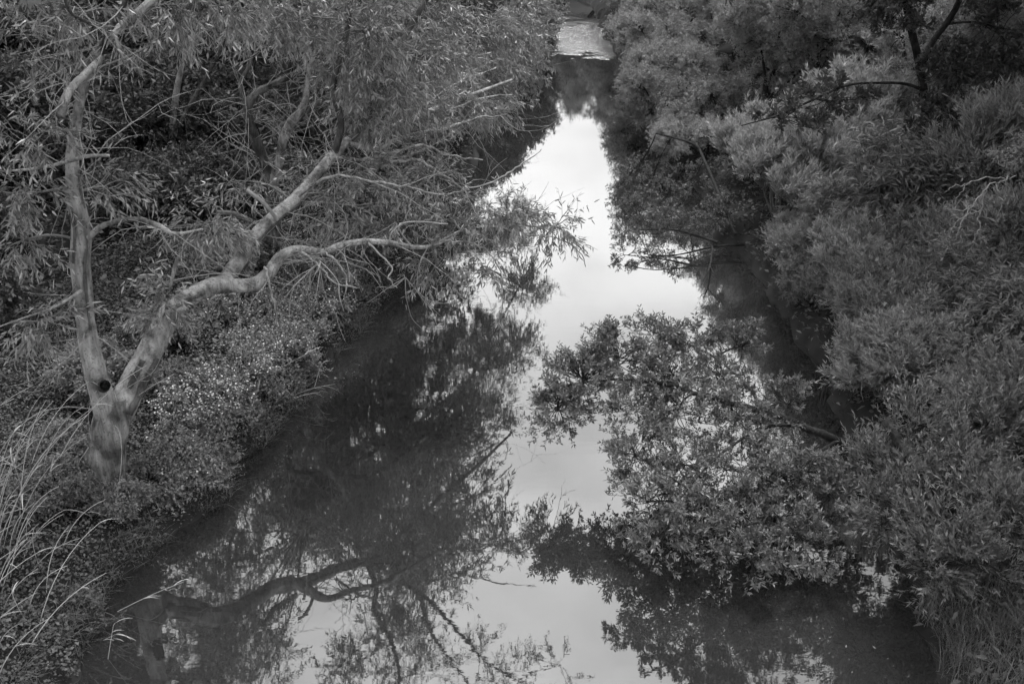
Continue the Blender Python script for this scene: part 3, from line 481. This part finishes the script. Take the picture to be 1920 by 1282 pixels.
crown(lf, wd, [(3.2, 14.3, 5.9, 1.1, 1, .8, 24), (2.3, 14.5, 6.1, .7, .7, .5, 12), (4.4, 14.2, 6.6, 1.4, 1.2, 1, 34), (5.6, 15, 7.2, 1.6, 1.4, 1.2, 40), (7, 16.5, 8, 1.8, 1.6, 1.4, 44), (4.6, 15.5, 8.2, 1.5, 1.4, 1.2, 34), (3.6, 14.6, 7.2, 1.1, 1, .9, 20), (6.1, 15.6, 5.9, 1.2, 1.1, .7, 32), (7.2, 16.6, 5.9, 1.2, 1.1, .7, 30), (5.2, 14.6, 5.7, 1.0, .9, .5, 18)] + lobes_px([(1820, -40, 17, 90, 60, 30), (1700, -30, 16.5, 90, 50, 26), (1560, 190, 15.3, 90, 30, 16), (1470, 225, 14.8, 60, 25, 8), (1760, 230, 16.4, 70, 40, 22), (1690, 40, 16.6, 60, 40, 14), (1800, 130, 16.6, 70, 50, 20), (1880, 60, 16.6, 70, 60, 20)]), np.vstack(D_), 'water', .02, .008, L=(.08, .13), W=(.026, .04))
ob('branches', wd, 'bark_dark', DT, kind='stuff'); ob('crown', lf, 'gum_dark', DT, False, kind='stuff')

# ------------------------------------------------------------------ plants set out along both banks
def rz(): return float(rng.uniform(0, 6.28))
# right bank, water's edge to the back of the thicket
SH_R = 'tall plant at the shaded back of the thicket on the shrubby bank'
spots = [  # prototype, x, y, scale, label, group
 (WT[0], 4.95, 8.6, .62, 'small wattle bush at the waterline just below the leaning dark trunk in the near corner', None),
 (WT[1], 5.6, 9.8, .68, 'wattle shrub beside the root of the low leaning tree', None),
 (WT[0], 5.25, 11.5, .72, 'wattle shrub at the water edge just beyond the leaning tree', None),
 (WT[1], 5.35, 13.0, .75, 'dense wattle shrub overhanging the bank where dark open water narrows', None),
 (WP, 5.7, 14.8, .68, 'light-tipped wattle shrub halfway along the shrubby bank', None),
 (WT[0], 5.05, 16.0, .62, 'low dark wattle shrub rooted at the bank below the light-tipped ones', None),
 (WT[1], 5.1, 17.1, .42, 'low wattle shrub at the bank beside the dead branch over the creek', None),
 (WP, 5.3, 18.7, .95, 'brightest pale upright wattle shrub at the bend of the shrubby bank', None),
 (WP, 6.9, 19.3, 1.1, 'pale wattle shrub just behind the brightest one', None),
 (WP, 5.5, 21.0, .95, 'pale wattle shrub between the brightest shrub and the feathery trees', None),
]
for k, (x, y, s, lab) in enumerate([(5.0, 12.2, .5, 'knee-high bush at the water edge opposite the tip of the leaning tree'), (5.1, 14.0, .55, 'small bush at the water edge below the light-tipped shrub'), (4.95, 15.1, .5, 'small bush where the open water is narrowest and darkest'),
        (6.3, 10.6, .75, 'shrub just behind the foot of the leaning tree'), (6.4, 12.2, .8, 'shrub in front of the pale twiggy shrub'), (6.6, 13.9, .85, 'shrub behind the dense one that overhangs the bank'), (6.3, 16.2, .7, 'shrub between the light-tipped and the brightest shrub'), (8.4, 21.4, 1.0, 'shrub behind the two brightest shrubs'), (6.2, 15.2, .7, 'shrub tucked between two light-tipped shrubs'), (5.7, 12.6, .6, 'shrub close behind the knee-high bush at the water edge'), (6.0, 11.3, .62, 'shrub behind the one just beyond the leaning tree'), (5.75, 16.6, .6, 'shrub under the front of the brightest shrub'), (6.3, 8.2, .7, 'shrub above the long grass in the near corner'),
        (7.3, 9.2, .95, 'big shrub behind the smooth leaning trunk'), (7.2, 11.2, 1.0, 'big shrub beside the pale twiggy shrub at the frame edge'), (7.6, 13.2, 1.05, 'big shrub below the bleached hanging twigs'), (8.0, 15.4, 1.1, 'big shrub behind the bleached hanging twigs'), (7.0, 16.0, 1.2, 'tall shrub hiding the foot of the black forked trunk'), (7.9, 17.0, .9, 'shrub beside the foot of the black forked trunk'), (7.6, 19.3, 1.1, 'shrub beside the black forked trunk, behind the pale shrub'), (9.2, 23, 1.3, 'big shrub left of the black forked trunk, far back')]
        + [(x, y, s, SH_R) for x, y, s in ((9.3, 10.4, 1.2), (9.4, 12.8, 1.25), (9.8, 15.2, 1.3), (9.6, 17.8, 1.3), (9.8, 20.4, 1.35), (11.6, 13.5, 1.5), (11.9, 16.6, 1.5), (12.1, 20, 1.6), (11.8, 23.5, 1.6), (8.4, 12.2, 1.0), (8.4, 14.2, 1.0), (8.6, 10, 1.0), (8.9, 16.3, 1.1), (8.8, 18.6, 1.1), (10.7, 18.8, 1.3), (10.6, 14.2, 1.3), (10.9, 22, 1.4), (7.4, 24.4, 1.15), (9.6, 26, 1.4), (12, 27, 1.6))]):
    spots.append(((WT[0], WT[1], WX[0], WX[1], WX[0])[k % 5] if lab != SH_R or k % 2 else FW[0], x, y, s if lab != SH_R or k % 2 else s * .68, lab, 'shrubs of the thicket'))
for p, x, y, s, lab, g in spots:
    if lab == SH_R: lab = {'wat': 'tall wattle shrub', 'fea': 'feathery wattle tree' if p is FW[0] else 'tall feathery shrub', 'bro': 'tall broad-leaved shrub'}[p.name[:3]] + ' at the shaded back of the thicket on the shrubby bank'
    place(p, on(x, y, .08), rz(), tuple(s * rng.uniform(.85, 1.2, 3)), lab, g, tilt=(float(rng.normal() * .1), float(rng.normal() * .1)))
for k, (x, y, s, r, lab) in enumerate([(4.7, 23.8, .62, .2, 'low feathery wattle tree overhanging the creek just past the bright shrub'), (4.9, 26.4, .88, 5.9, 'feathery wattle tree reaching lowest over the narrows'), (5.2, 29.5, .92, .3, 'feathery wattle tree leaning over the narrows'), (5.5, 33, .95, 6.1, 'feathery wattle tree midway to the riffle'), (6.1, 36.8, .95, .2, 'feathery wattle tree short of the riffle'), (6.1, 40.5, .9, 0, 'small round wattle tree beside the start of the riffle'), (6.7, 45, 1.15, 0, 'dark bushy tree beside the riffle'), (6.8, 50, 1.3, 0, 'farthest dark tree above the riffle')]):
    place(FT[k % 2], on(x, y), r, s, lab)
for k, (x, y, s) in enumerate([(6.6, 25.6, .75), (7.2, 29, .85), (7.6, 33.5, .95), (7.4, 38.5, 1), (7.8, 43.5, 1.2), (9.8, 30.5, 1.1), (10.4, 36, 1.2), (10.6, 42, 1.3), (12.5, 32, 1.3), (8.6, 49, 1.4), (13, 39, 1.4), (12, 47, 1.5), (7.5, 56, 1.4), (4.8, 62, 1.1), (7.5, 62, 1.4), (3.2, 68, 1.25), (6, 69, 1.45), (.8, 67, 1.1), (10, 60, 1.6), (1.5, 73, 1.35)]):
    place(FW[0], on(x, y), rz(), s, 'feathery wattle tree in the wood behind the far shrubby bank', 'feathery trees of the far bank')
# left bank beyond the gums
for k, (p, x, y, s, lab) in enumerate([(HB[1], -2.75, 16.6, .7, 'leafy bush at the waterline below the horizontal pale limb'), (HB[1], -2.6, 18.4, .95, 'dark leafy bush overhanging the water past the horizontal limb'), (HB[0], -2.3, 20.6, 1.15, 'leafy bush on the bank under the drooping bare branches'),
        (HB[1], -2.1, 22.8, 1.1, 'leafy bush midway along the gum bank'), (HB[0], -1.8, 25.2, 1.3, 'rounded leafy bush jutting over the dark still water'), (HB[1], -1.4, 27.6, 1.2, 'leafy bush beside the narrows on the gum bank'), (HB[1], -.7, 30.2, 1.3, 'tall leafy bush at the narrows under the trailing gum crown'), (HB[0], .1, 33, 1.6, 'leafy bush behind the trailing gum crown'), (HB[1], .5, 36.5, 1.5, 'leafy bush short of the riffle on the gum bank'), (HB[1], .7, 41, 1.6, 'leafy bush beside the riffle on the gum bank'), (HB[1], .5, 46, 1.7, 'farthest leafy bush on the gum bank')]):
    place(p, on(x, y), rz(), s, lab)
for k, (x, y, s) in enumerate([(-5.6, 20, 1.0), (-7, 19.6, 1.1), (-5.2, 23, 1.1), (-7.4, 24.4, 1.2), (-6, 28, 1.3), (-7.6, 21, 1.2), (-9.6, 18.4, 1.3), (-9.4, 23.6, 1.4), (-6, 18, .8), (-4.6, 18.6, .8), (-4.4, 21.5, .9), (-4, 24.6, 1), (-3.4, 28, 1.1), (-2.8, 32, 1.2), (-2, 37, 1.3), (-1.6, 42, 1.4), (-6.6, 16.6, .8), (-6.4, 22.6, 1), (-6, 26.4, 1.1), (-5.4, 31, 1.3), (-8.4, 14.2, .8), (-8.2, 18, .9), (-8.6, 22, 1), (-8.6, 26, 1.1), (-7.4, 12, .7), (-10.4, 12.6, .9), (-10.6, 16, 1), (-10.8, 20, 1.1), (-11, 24.5, 1.2), (-12.6, 18, 1.2), (-13.4, 22.5, 1.4), (-8.4, 31, 1.4), (-11, 30, 1.5), (-14.5, 27, 1.6), (-9.3, 10.4, .8)]):
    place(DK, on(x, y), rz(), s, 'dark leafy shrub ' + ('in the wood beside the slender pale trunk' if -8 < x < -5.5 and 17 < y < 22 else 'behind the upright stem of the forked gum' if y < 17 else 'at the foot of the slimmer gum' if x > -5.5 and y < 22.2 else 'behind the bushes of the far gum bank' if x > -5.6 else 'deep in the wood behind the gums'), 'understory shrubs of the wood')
for x, y, q, p, lab in ((-4.4, 9.2, .5, 0, 'low leafy bush at the foot of the forked trunk towards the water'), (-4.95, 9.15, .5, 1, 'low leafy bush hiding the foot of the forked trunk beside the reeds'), (-4.3, 9.9, .42, 0, 'low leafy bush between the forked trunk and the sparse flowers'), (-5.2, 9.9, .5, 1, 'leafy bush behind the fork of the gum'),
        (-5.3, 11.4, .7, 1, 'leafy bush behind the leaning stem'), (-5.0, 12.8, .75, 0, 'broad leafy bush in the hollow under the leaning stem'), (-4.6, 14.6, .7, 1, 'leafy bush set back below the horizontal limb'), (-4.4, 15.8, .7, 0, 'leafy bush at the foot of the slimmer gum'), (-3.3, 15.7, .6, 1, 'leafy bush behind the farthest flowering bush'), (-4.4, 11.4, .5, 0, 'small leafy bush behind the thick blossom')):
    place(HB[p], on(x, y), rz(), q, lab)
# tall gums standing over both banks; their crowns show in the water
for k, (x, y, s, r) in enumerate([(-6.4, 26, .95, 0), (-12.5, 17, .8, 2), (-8.4, 15.2, .8, 2), (-6, 32, 1, 3), (-4.6, 39, 1, 4), (-9, 26, 1.1, 5), (-12, 21, 1.1, .6), (-10.5, 13, .8, 2.6), (-2.2, 47, .9, 1.5), (-4, 55, 1.1, 2.2), (-9, 35, 1.1, .3), (-9, 43, 1.2, 1)]):
    place(TG[k % 2], on(x, y), r, s, 'tall grey-trunked gum in the wood of the pale gum bank', 'tall gums of the gum bank')
for k, (x, y, s, r) in enumerate([(10.8, 23.5, .85, 0), (13, 32, .9, 1), (14, 40, .9, 2), (14.5, 47, .9, 3), (12.5, 27, 1, 4), (11, 19, .9, 5), (10.6, 12.5, .8, 1), (15, 35, 1.1, 2), (12, 54, 1, 4), (3.5, 76, .55, 1), (9, 66, .85, 2), (-1.5, 80, .6, 3), (14, 58, 1.2, 1), (0.5, 86, .62, 0), (6.5, 82, .75, 1)]):
    place(TG[(k + 1) % 2], on(x, y), r, s, 'tall grey-trunked gum above the shrubby bank and bend', 'tall gums of the shrubby bank')

TW = tall_tree('tall_wattle_tree', 'water', 'gum_dark', 'bark_dark', 9.5, rand_lobes(16, (-.2, 0, 7.0), (1.2, 1.2, 1.0), .95, 30), (-.02, 0), .15, L=(.09, .15), W=(.03, .045))
for x, y, q, r, lab in ((7.4, 12.8, .95, 0, 'tall dark tree over the near thicket, its crown mirrored in the darkest water'), (7.6, 9.0, .95, 2, 'unseen tall dark tree added to shade the near corner of the shrubby bank'), (5.9, 6.3, .95, 1, 'unseen tall dark tree added to shade the grassy near corner'), (8.8, 6.8, .95, 3, 'unseen dark shade tree added behind the grassy near corner'), (7.0, 3.6, .95, 4, 'unseen dark shade tree added beside the viewpoint on the shrubby bank')): place(TW, on(x, y), r, q, lab)  # all but the first are unseen trees added to shade the near corner
for x, y, q, r, lab in ((-6.9, 5.2, .8, 3, 'unseen tall gum added to shade the nearest reeds'), (-8.4, 7.6, .8, 1, 'unseen tall gum added to shade the near gum bank'), (-7.6, 2.6, .85, 2, 'unseen shade gum added beside the viewpoint on the gum bank')): place(TG[0], on(x, y), r, q, lab)  # unseen gums added to darken the near gum bank
# ------------------------------------------------------------------ flowering bushes on the near gum bank
def flower_bush(x, y, H, Rr, label, nfl, mat='herb_pale'):
    root = thing('flowering_bush', label, 'bush', on(x, y), 'white-flowered bushes on the bank'); lf, wd, fl = Buf(), Buf(), Buf(); lobes = []
    for q in range(15):
        a = 2.4 * q + rng.normal() * .5; rr = Rr * math.sqrt((q + .3) / 15) * rng.uniform(.7, 1.3); s = Rr * rng.uniform(.2, .42)
        px, py = x + rr * math.cos(a) * .8 + rr * math.sin(a) * .45, y + rr * math.sin(a) * 1.35; lobes.append((px, py, float(gz(px, py)) + H * rng.uniform(.1, .8), s, s, s * .5, 15 + 30 * s))
    crown(lf, wd, lobes, [(x + rng.normal() * .12, y + rng.normal() * .2, float(gz(x, y))) for _ in range(5)], 'herb', .01, .005, L=(.02, .055), W=(.01, .028), tl=(.1, .3))
    V = np.concatenate(lf.v)[2::4]; up = V[V[:, 2] > np.quantile(V[:, 2], .45)]; P = up[rng.integers(0, len(up), nfl)] + rng.normal(size=(nfl, 3)) * .012 + (0, 0, .015)
    for dq in range(2):
        D = unit(rng.normal(size=(nfl, 3)) * (1, 1, .4)); s = rng.uniform(.018, .034, nfl); leaves(fl, P - D * s[:, None] * .5, D, s, s * .9, 'diamond', 1.5, (.2, 1))
    ob('stems', wd, 'twig', root); ob('foliage', lf, mat, root, False, kind='stuff'); ob('blossoms', fl, 'petal', root, False, kind='stuff')
flower_bush(-3.8, 11.3, .5, .5, 'bush thick with white blossom between the leaning stem and the water', 1100)
flower_bush(-3.85, 10.6, .35, .4, 'low sparse white-flowered bush nearest the trunk base', 140)
flower_bush(-3.5, 12.9, .45, .5, 'bush with scattered white flowers under the leaning stem', 260)
flower_bush(-3.15, 14.6, .5, .5, 'white-flowered bush at the water edge farthest along the bank', 240)
flower_bush(-3.9, 14.1, .4, .6, 'thin bush set back from the water with few white flowers', 160)
flower_bush(-3.75, 12.0, .4, .42, 'pale grassy-leaved bush at the water edge beyond the thick blossom', 60)

flower_bush(-3.3, 13.8, .35, .42, 'pale fine-leaved bush at the water edge midway along the flowering strip', 90)
flower_bush(-2.95, 15.5, .4, .42, 'pale bush at the water edge under the tip of the horizontal limb', 60)
flower_bush(-3.5, 13.3, .4, .5, 'pale bush behind the scattered white flowers', 70)
flower_bush(-3.85, 9.95, .2, .3, 'small pale bush overhanging the water nearest the reeds', 40)
# ------------------------------------------------------------------ ground cover, grass
lf, ld = Buf(), Buf()
def scatter(n, x0, x1, y0, y1, side, dmax, dmin=.02):
    x, y = rng.uniform(x0, x1, n), rng.uniform(y0, y1, n); d = (xl(y) - x) if side < 0 else (x - xr(y)); k = (d > -.5) & (gz(x, y) > dmin) & (d < dmax); return x[k], y[k]
def cover(buf, x, y, L0, L1, wr, hmax, up, tone):
    n = len(x); h = rng.random(n) ** 1.5 * hmax * (.25 + vnoise(x * 2.2 + 30, y * 2.2)); P = np.stack((x, y, gz(x, y) + h + .01), 1)
    D = unit(rng.normal(size=(n, 3)) * (1, 1, .45) + (0, 0, .1)); Ln = rng.uniform(L0, L1, n)
    leaves(buf, P, D, Ln, Ln * rng.uniform(*wr, n), 'ovate', up, tone)
x, y = scatter(165000, -8, -1.5, 6, 18, -1, 4.2, -.03); cover(lf, x, y, .02, .05, (.55, .95), .3, 1.6, (.1, .9))
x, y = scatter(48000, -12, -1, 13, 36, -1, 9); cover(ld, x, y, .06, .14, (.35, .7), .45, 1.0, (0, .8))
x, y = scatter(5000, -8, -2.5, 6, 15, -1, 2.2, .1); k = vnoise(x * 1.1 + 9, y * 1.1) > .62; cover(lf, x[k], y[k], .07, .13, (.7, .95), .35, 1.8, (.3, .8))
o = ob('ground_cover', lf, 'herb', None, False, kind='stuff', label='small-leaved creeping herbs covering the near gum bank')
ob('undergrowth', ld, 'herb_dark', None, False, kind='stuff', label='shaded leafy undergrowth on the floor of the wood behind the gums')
lf = Buf(); x, y = scatter(42000, 4, 13, 6, 30, 1, 8, -.03); cover(lf, x, y, .05, .12, (.3, .7), .4, 1.0, (0, .7))
ob('undergrowth', lf, 'herb', None, False, kind='stuff', label='dark leafy undergrowth below the thicket')
def grass_patch(name, x, y, ln, bend, w, mat, label, toward=0):
    n = len(x); bf = Buf(); P0 = np.stack((x, y, gz(x, y) - .02), 1); a = rng.uniform(0, 6.28, n); H = np.stack((np.cos(a) + toward, np.sin(a), np.zeros(n)), 1); Ls = rng.uniform(*ln, n)[:, None]; bd = rng.uniform(*bend, n)[:, None]
    S = unit(np.cross(H, (0, 0, 1.0))); rows = []
    for f, ww in ((0, 1), (.4, .9), (.75, .6), (1, .08)):
        c = P0 + np.array((0, 0, 1)) * Ls * (f - .45 * bd * f * f) + H * Ls * bd * f * f; rows += [c - S * w * ww * .5, c + S * w * ww * .5]
    V = np.stack(rows, 1); o = np.arange(n)[:, None] * 8
    bf.add(V, np.concatenate([o + [[q, q + 1, q + 3, q + 2]] for q in (0, 2, 4)]), np.repeat(rng.random(n), 8)); return ob(name, bf, mat, None, False, kind='stuff', label=label)
x, y = scatter(26000, 4, 7.5, 4.5, 8.4, 1, 3.2, .05); grass_patch('grass', x, y, (.18, .42), (.3, .9), .006, 'grass', 'long arching grass in the near corner of the shrubby bank')
x, y = scatter(85000, -6, -1, 6, 17, -1, .3, -.05); k = vnoise(x * 1.7, y * 1.7) > .3; grass_patch('grass', x[k], y[k], (.08, .26), (.4, 1.1), .008, 'grass', 'short grass fringe along the waterline of the gum bank', .6)

# ------------------------------------------------------------------ dry reeds in the near corner of the gum bank
RC = [thing('reed_clump', 'clump of dry pale reeds arching up beside the trunk base', 'reeds', on(-5.6, 8.6)), thing('reed_clump', 'dry reeds nearest the water leaning out from the near bank', 'reeds', on(-4.7, 7.6)), thing('reed_clump', 'few broken dry reeds lying out over the water from the gum bank', 'reeds', on(-4.2, 8.3))]
def reed(root, P0, P1, sag, r=.0052, nb=2, plume=True):
    P0, P1 = np.array(P0, float), np.array(P1, float); t = np.linspace(0, 1, 9)[:, None]; mid = (P0 + P1) / 2 + np.array(sag)
    c = (1 - t) ** 2 * P0 + 2 * t * (1 - t) * mid + t * t * P1; bf = Buf(); tubes(bf, c[None], np.linspace(r, r * .45, 9)[None], 5, rng.uniform(.4, 1)); o = ob('stalk', bf, 'reed', root)
    for q in range(nb):
        i = int(rng.integers(4, 9)); d = unit(c[min(i, 8)] - c[i - 1]) * .7 + np.array((rng.uniform(-.2, 1), rng.normal() * .4, rng.uniform(-.3, .3))); d = unit(d); Ln = rng.uniform(.08, .28); u = np.linspace(0, 1, 5)[:, None]
        cc = c[i] + d * Ln * u + np.array((0, 0, -1)) * Ln * .5 * u * u; S = unit(np.cross(d, (.2, .3, 1.0))) * .006 * np.array((1, 1.1, .9, .6, .1))[:, None]
        bb = Buf(); e = np.arange(4)[:, None] * 2; bb.add(np.stack((cc - S, cc + S), 1), e + [[0, 1, 3, 2]], rng.uniform(.5, 1)); ob('blade', bb, 'reed', o, False)
for k in range(88):
    bx, by = rng.uniform(-6.7, -5.0), rng.uniform(7.4, 9.4); z = float(gz(bx, by)); Lr = rng.uniform(1.0, 2.2); lean = rng.uniform(.05, .7)
    reed(RC[0], (bx, by, z - .05), (bx + Lr * lean, by + rng.normal() * .25, z + Lr * rng.uniform(.55, .85)), (-.12 * Lr * lean, 0, Lr * .18))
for k in range(24):
    bx, by = rng.uniform(-5.2, -4.5), rng.uniform(6.6, 8.6); z = float(gz(bx, by)); Lr = rng.uniform(.7, 1.4); lean = rng.uniform(.1, .6)
    reed(RC[1], (bx, by, z - .05), (bx + Lr * lean, by + rng.uniform(-.3, .8), z + Lr * rng.uniform(.35, .7)), (-.1, 0, Lr * .15), nb=1)
for a, b_, s in (((195, 1160, 8.0), (345, 1090, 8.1), .05), ((180, 1130, 8.2), (300, 1140, 8.1), .04), ((160, 1122, 8.3), (232, 1114, 8.3), .02), ((165, 1218, 7.6), (225, 1185, 7.6), .03), ((195, 1290, 7.3), (213, 1170, 7.4), .03), ((540, 745, 12.3), (628, 720, 12.4), .06), ((545, 750, 12.2), (600, 735, 12.2), .05), ((590, 725, 12.6), (603, 682, 12.7), .02), ((485, 715, 12.3), (600, 650, 12.6), .03)):
    reed(RC[2], at(*a), at(*b_), (0, 0, s), .004, 3)

# ------------------------------------------------------------------ dead wood
DB = thing('dead_branch', 'bare dark dead branch over the creek from the shrubby bank, its reflection modelled as hanging wood', 'branch', tuple(at(1400, 455, 18.2)))
D1 = [part('limb', [(1480, 452, 18.6, 6), (1400, 458, 18.3, 6), (1336, 463, 18.2, 5), (1280, 476, 17.9, 3), (1230, 480, 17.8, 2), (1195, 470, 18, 2)], 'bark_dark', DB, sides=6), part('limb', [(1336, 461, 18.2, 4), (1333, 490, 17.3, 3.4), (1326, 515, 16.75, 2.6), (1321, 538, 16.35, 1.5)], 'bark_dark', DB, sides=6)]  # second limb is the branch's reflection, built as hanging wood
for rows in ([(1330, 495, 17.15, 2), (1338, 515, 16.75, 1.6), (1342, 533, 16.45, 1)], [(1326, 512, 16.8, 2), (1319, 525, 16.6, 1.5), (1314, 537, 16.38, 1)], [(1345, 455, 18.2, 6), (1300, 440, 18.5, 5), (1250, 430, 18.8, 3), (1180, 432, 18.9, 2)], [(1380, 440, 18.6, 7), (1320, 300, 20.8, 6), (1300, 270, 21.5, 5), (1230, 250, 22, 3)]): D1.append(part('twig', rows, 'bark_dark', DB, sides=5))  # first two twigs also stand in for that reflection
lf, wd = Buf(), Buf()
crown(lf, wd, lobes_px([(1215, 440, 18.6, 45, 14, 8), (1285, 420, 18.9, 45, 22, 12), (1180, 380, 20.6, 30, 20, 7), (1240, 370, 20.8, 55, 30, 16), (1300, 340, 21.3, 45, 35, 14), (1190, 320, 22.8, 35, 18, 8), (1345, 400, 19.2, 40, 35, 16), (1170, 445, 18.7, 25, 10, 5), (1250, 410, 19.4, 45, 20, 12), (1220, 350, 21.6, 40, 20, 10), (1160, 350, 22, 25, 15, 5)]), np.vstack(D1), 'water', .01, .006)
ob('branches', wd, 'bark_dark', DB, kind='stuff'); ob('foliage', lf, 'water_leaf', DB, False, kind='stuff')
def twig_cluster(name, label, c, n, ln, droop, mat='dead', th=1.0):
    root = thing(name, label, 'branch', tuple(c)); c = np.array(c)
    for q in range(n):
        d = unit(rng.normal(size=3) * (1, .5, .6) + (-.3, -.1, droop)); Lr = rng.uniform(*ln); p = [tuple(c) + (.008 * th,)]; x = c.copy()
        for e in range(4): d = unit(d + rng.normal(size=3) * .25 + (0, 0, droop * .25)); x = x + d * Lr / 4; p.append(tuple(x) + ((.007 - .0013 * e) * th,))
        bf = Buf(); limb(bf, p, 3, 5); ob('twig', bf, mat, root)
DS = thing('dead_branch', 'bleached leafless branch hanging in front of the thicket', 'branch', tuple(at(1880, 340, 12.6)))
for rows in ([(1905, 330, 12.7, 3), (1885, 336, 12.6, 3), (1850, 352, 12.5, 3), (1822, 385, 12.4, 3), (1800, 425, 12.3, 2), (1790, 450, 12.3, 1)], [(1850, 352, 12.5, 3), (1838, 395, 12.5, 3), (1836, 430, 12.4, 2), (1840, 462, 12.4, 1)], [(1885, 336, 12.6, 3), (1850, 332, 12.4, 3), (1815, 345, 12.3, 2), (1792, 372, 12.2, 1)], [(1838, 395, 12.5, 2), (1812, 405, 12.4, 2), (1780, 432, 12.3, 1)],
             [(1822, 385, 12.4, 2), (1795, 395, 12.3, 2), (1772, 388, 12.2, 1)], [(1836, 430, 12.4, 2), (1825, 445, 12.3, 1.5), (1822, 470, 12.3, 1)], [(1815, 345, 12.3, 2), (1790, 348, 12.2, 1.5), (1770, 362, 12.2, 1)], [(1885, 338, 12.6, 2), (1880, 380, 12.6, 2), (1868, 420, 12.6, 1)]): part('twig', [(q[0], q[1], q[2], q[3] * .8) for q in rows], 'dead', DS, sides=5, wig=.012)
twig_cluster('dead_branch', 'bare pale twigs hanging under the horizontal limb', at(600, 490, 11.3), 10, (.4, .9), -.8)
twig_cluster('dead_branch', 'thin bare twigs touching the water past the horizontal limb', at(760, 520, 12.6), 5, (.5, 1.0), -.4)
BT = thing('leaning_wattle_tree', 'wattle tree with smooth dark leaning trunk in the near corner of the shrubby bank', 'tree', on(5.2, 7.6))
Bp = [part('trunk', [(1960, 1090, 7.5, 44), (1900, 1045, 7.7, 40), (1850, 1003, 7.9, 36), (1800, 955, 8.1, 34), (1750, 905, 8.4, 30), (1700, 850, 8.8, 24), (1660, 790, 9.2, 16)], 'bark_dark', BT, sides=12)]
lf, wd = Buf(), Buf()
crown(lf, wd, lobes_px([(1640, 880, 9.0, 50, 50, 26), (1700, 900, 8.7, 60, 50, 28), (1660, 960, 8.4, 60, 50, 28), (1740, 990, 8.0, 70, 60, 30), (1720, 800, 9.4, 80, 60, 34), (1800, 880, 8.8, 80, 60, 30), (1750, 1060, 7.6, 60, 50, 24), (1840, 1070, 7.4, 70, 50, 24), (1860, 800, 9.4, 80, 60, 30), (1900, 980, 7.6, 60, 50, 24), (1860, 930, 8.0, 50, 40, 18), (1790, 1010, 7.6, 40, 30, 12)]), np.vstack(Bp), 'wattle', .012, .006, L=(.045, .085), W=(.009, .015), nl=20)
ob('branches', wd, 'bark_dark', BT, kind='stuff'); ob('crown', lf, 'water_leaf', BT, False, kind='stuff')  # darker leaf than the other wattles: the corner's shade put into its colour
PT = thing('twiggy_shrub', 'pale twiggy shrub at the frame edge above the near thicket', 'shrub', on(6.6, 11.6))
lf, wd = Buf(), Buf(); crown(lf, wd, lobes_px([(1850, 680, 10.8, 60, 45, 26), (1900, 640, 11, 60, 45, 26), (1890, 720, 10.6, 60, 40, 22)]), [tuple(on(6.6, 11.6))], 'wattle', .012, .007, L=(.04, .07), nl=10)
ob('stems', wd, 'dead', PT); ob('foliage', lf, 'wattle_pale', PT, False, kind='stuff')

for px, py, a, lab in ((1545, 1080, .4, 'pale leaf afloat in the dark water below the leaning tree'), (1586, 1214, 1.2, 'bright floating leaf in the darkest near water'), (1642, 1216, 2.0, 'small floating leaf close to the grassy near corner'), (1210, 505, .9, 'tiny floating leaf on the bright water near the dead branch'), (930, 905, 2.6, 'floating leaf at the edge of the mirrored crown'), (1080, 470, .2, 'floating leaf below the tip of the gum foliage')):
    q = at(px, py, 1.0); t = CAM_Z / (CAM_Z - q[2]); bf = Buf(); P = np.array([(q[0] * t, t, .004)]); D = np.array([(math.cos(a), math.sin(a), .02)])
    leaves(bf, P, unit(D), np.array([.045]), np.array([.014]), 'lance', 6.0, (.5, .8), .02); tag(ob('floating_leaf', bf, 'bush', None, False), lab, 'leaf')
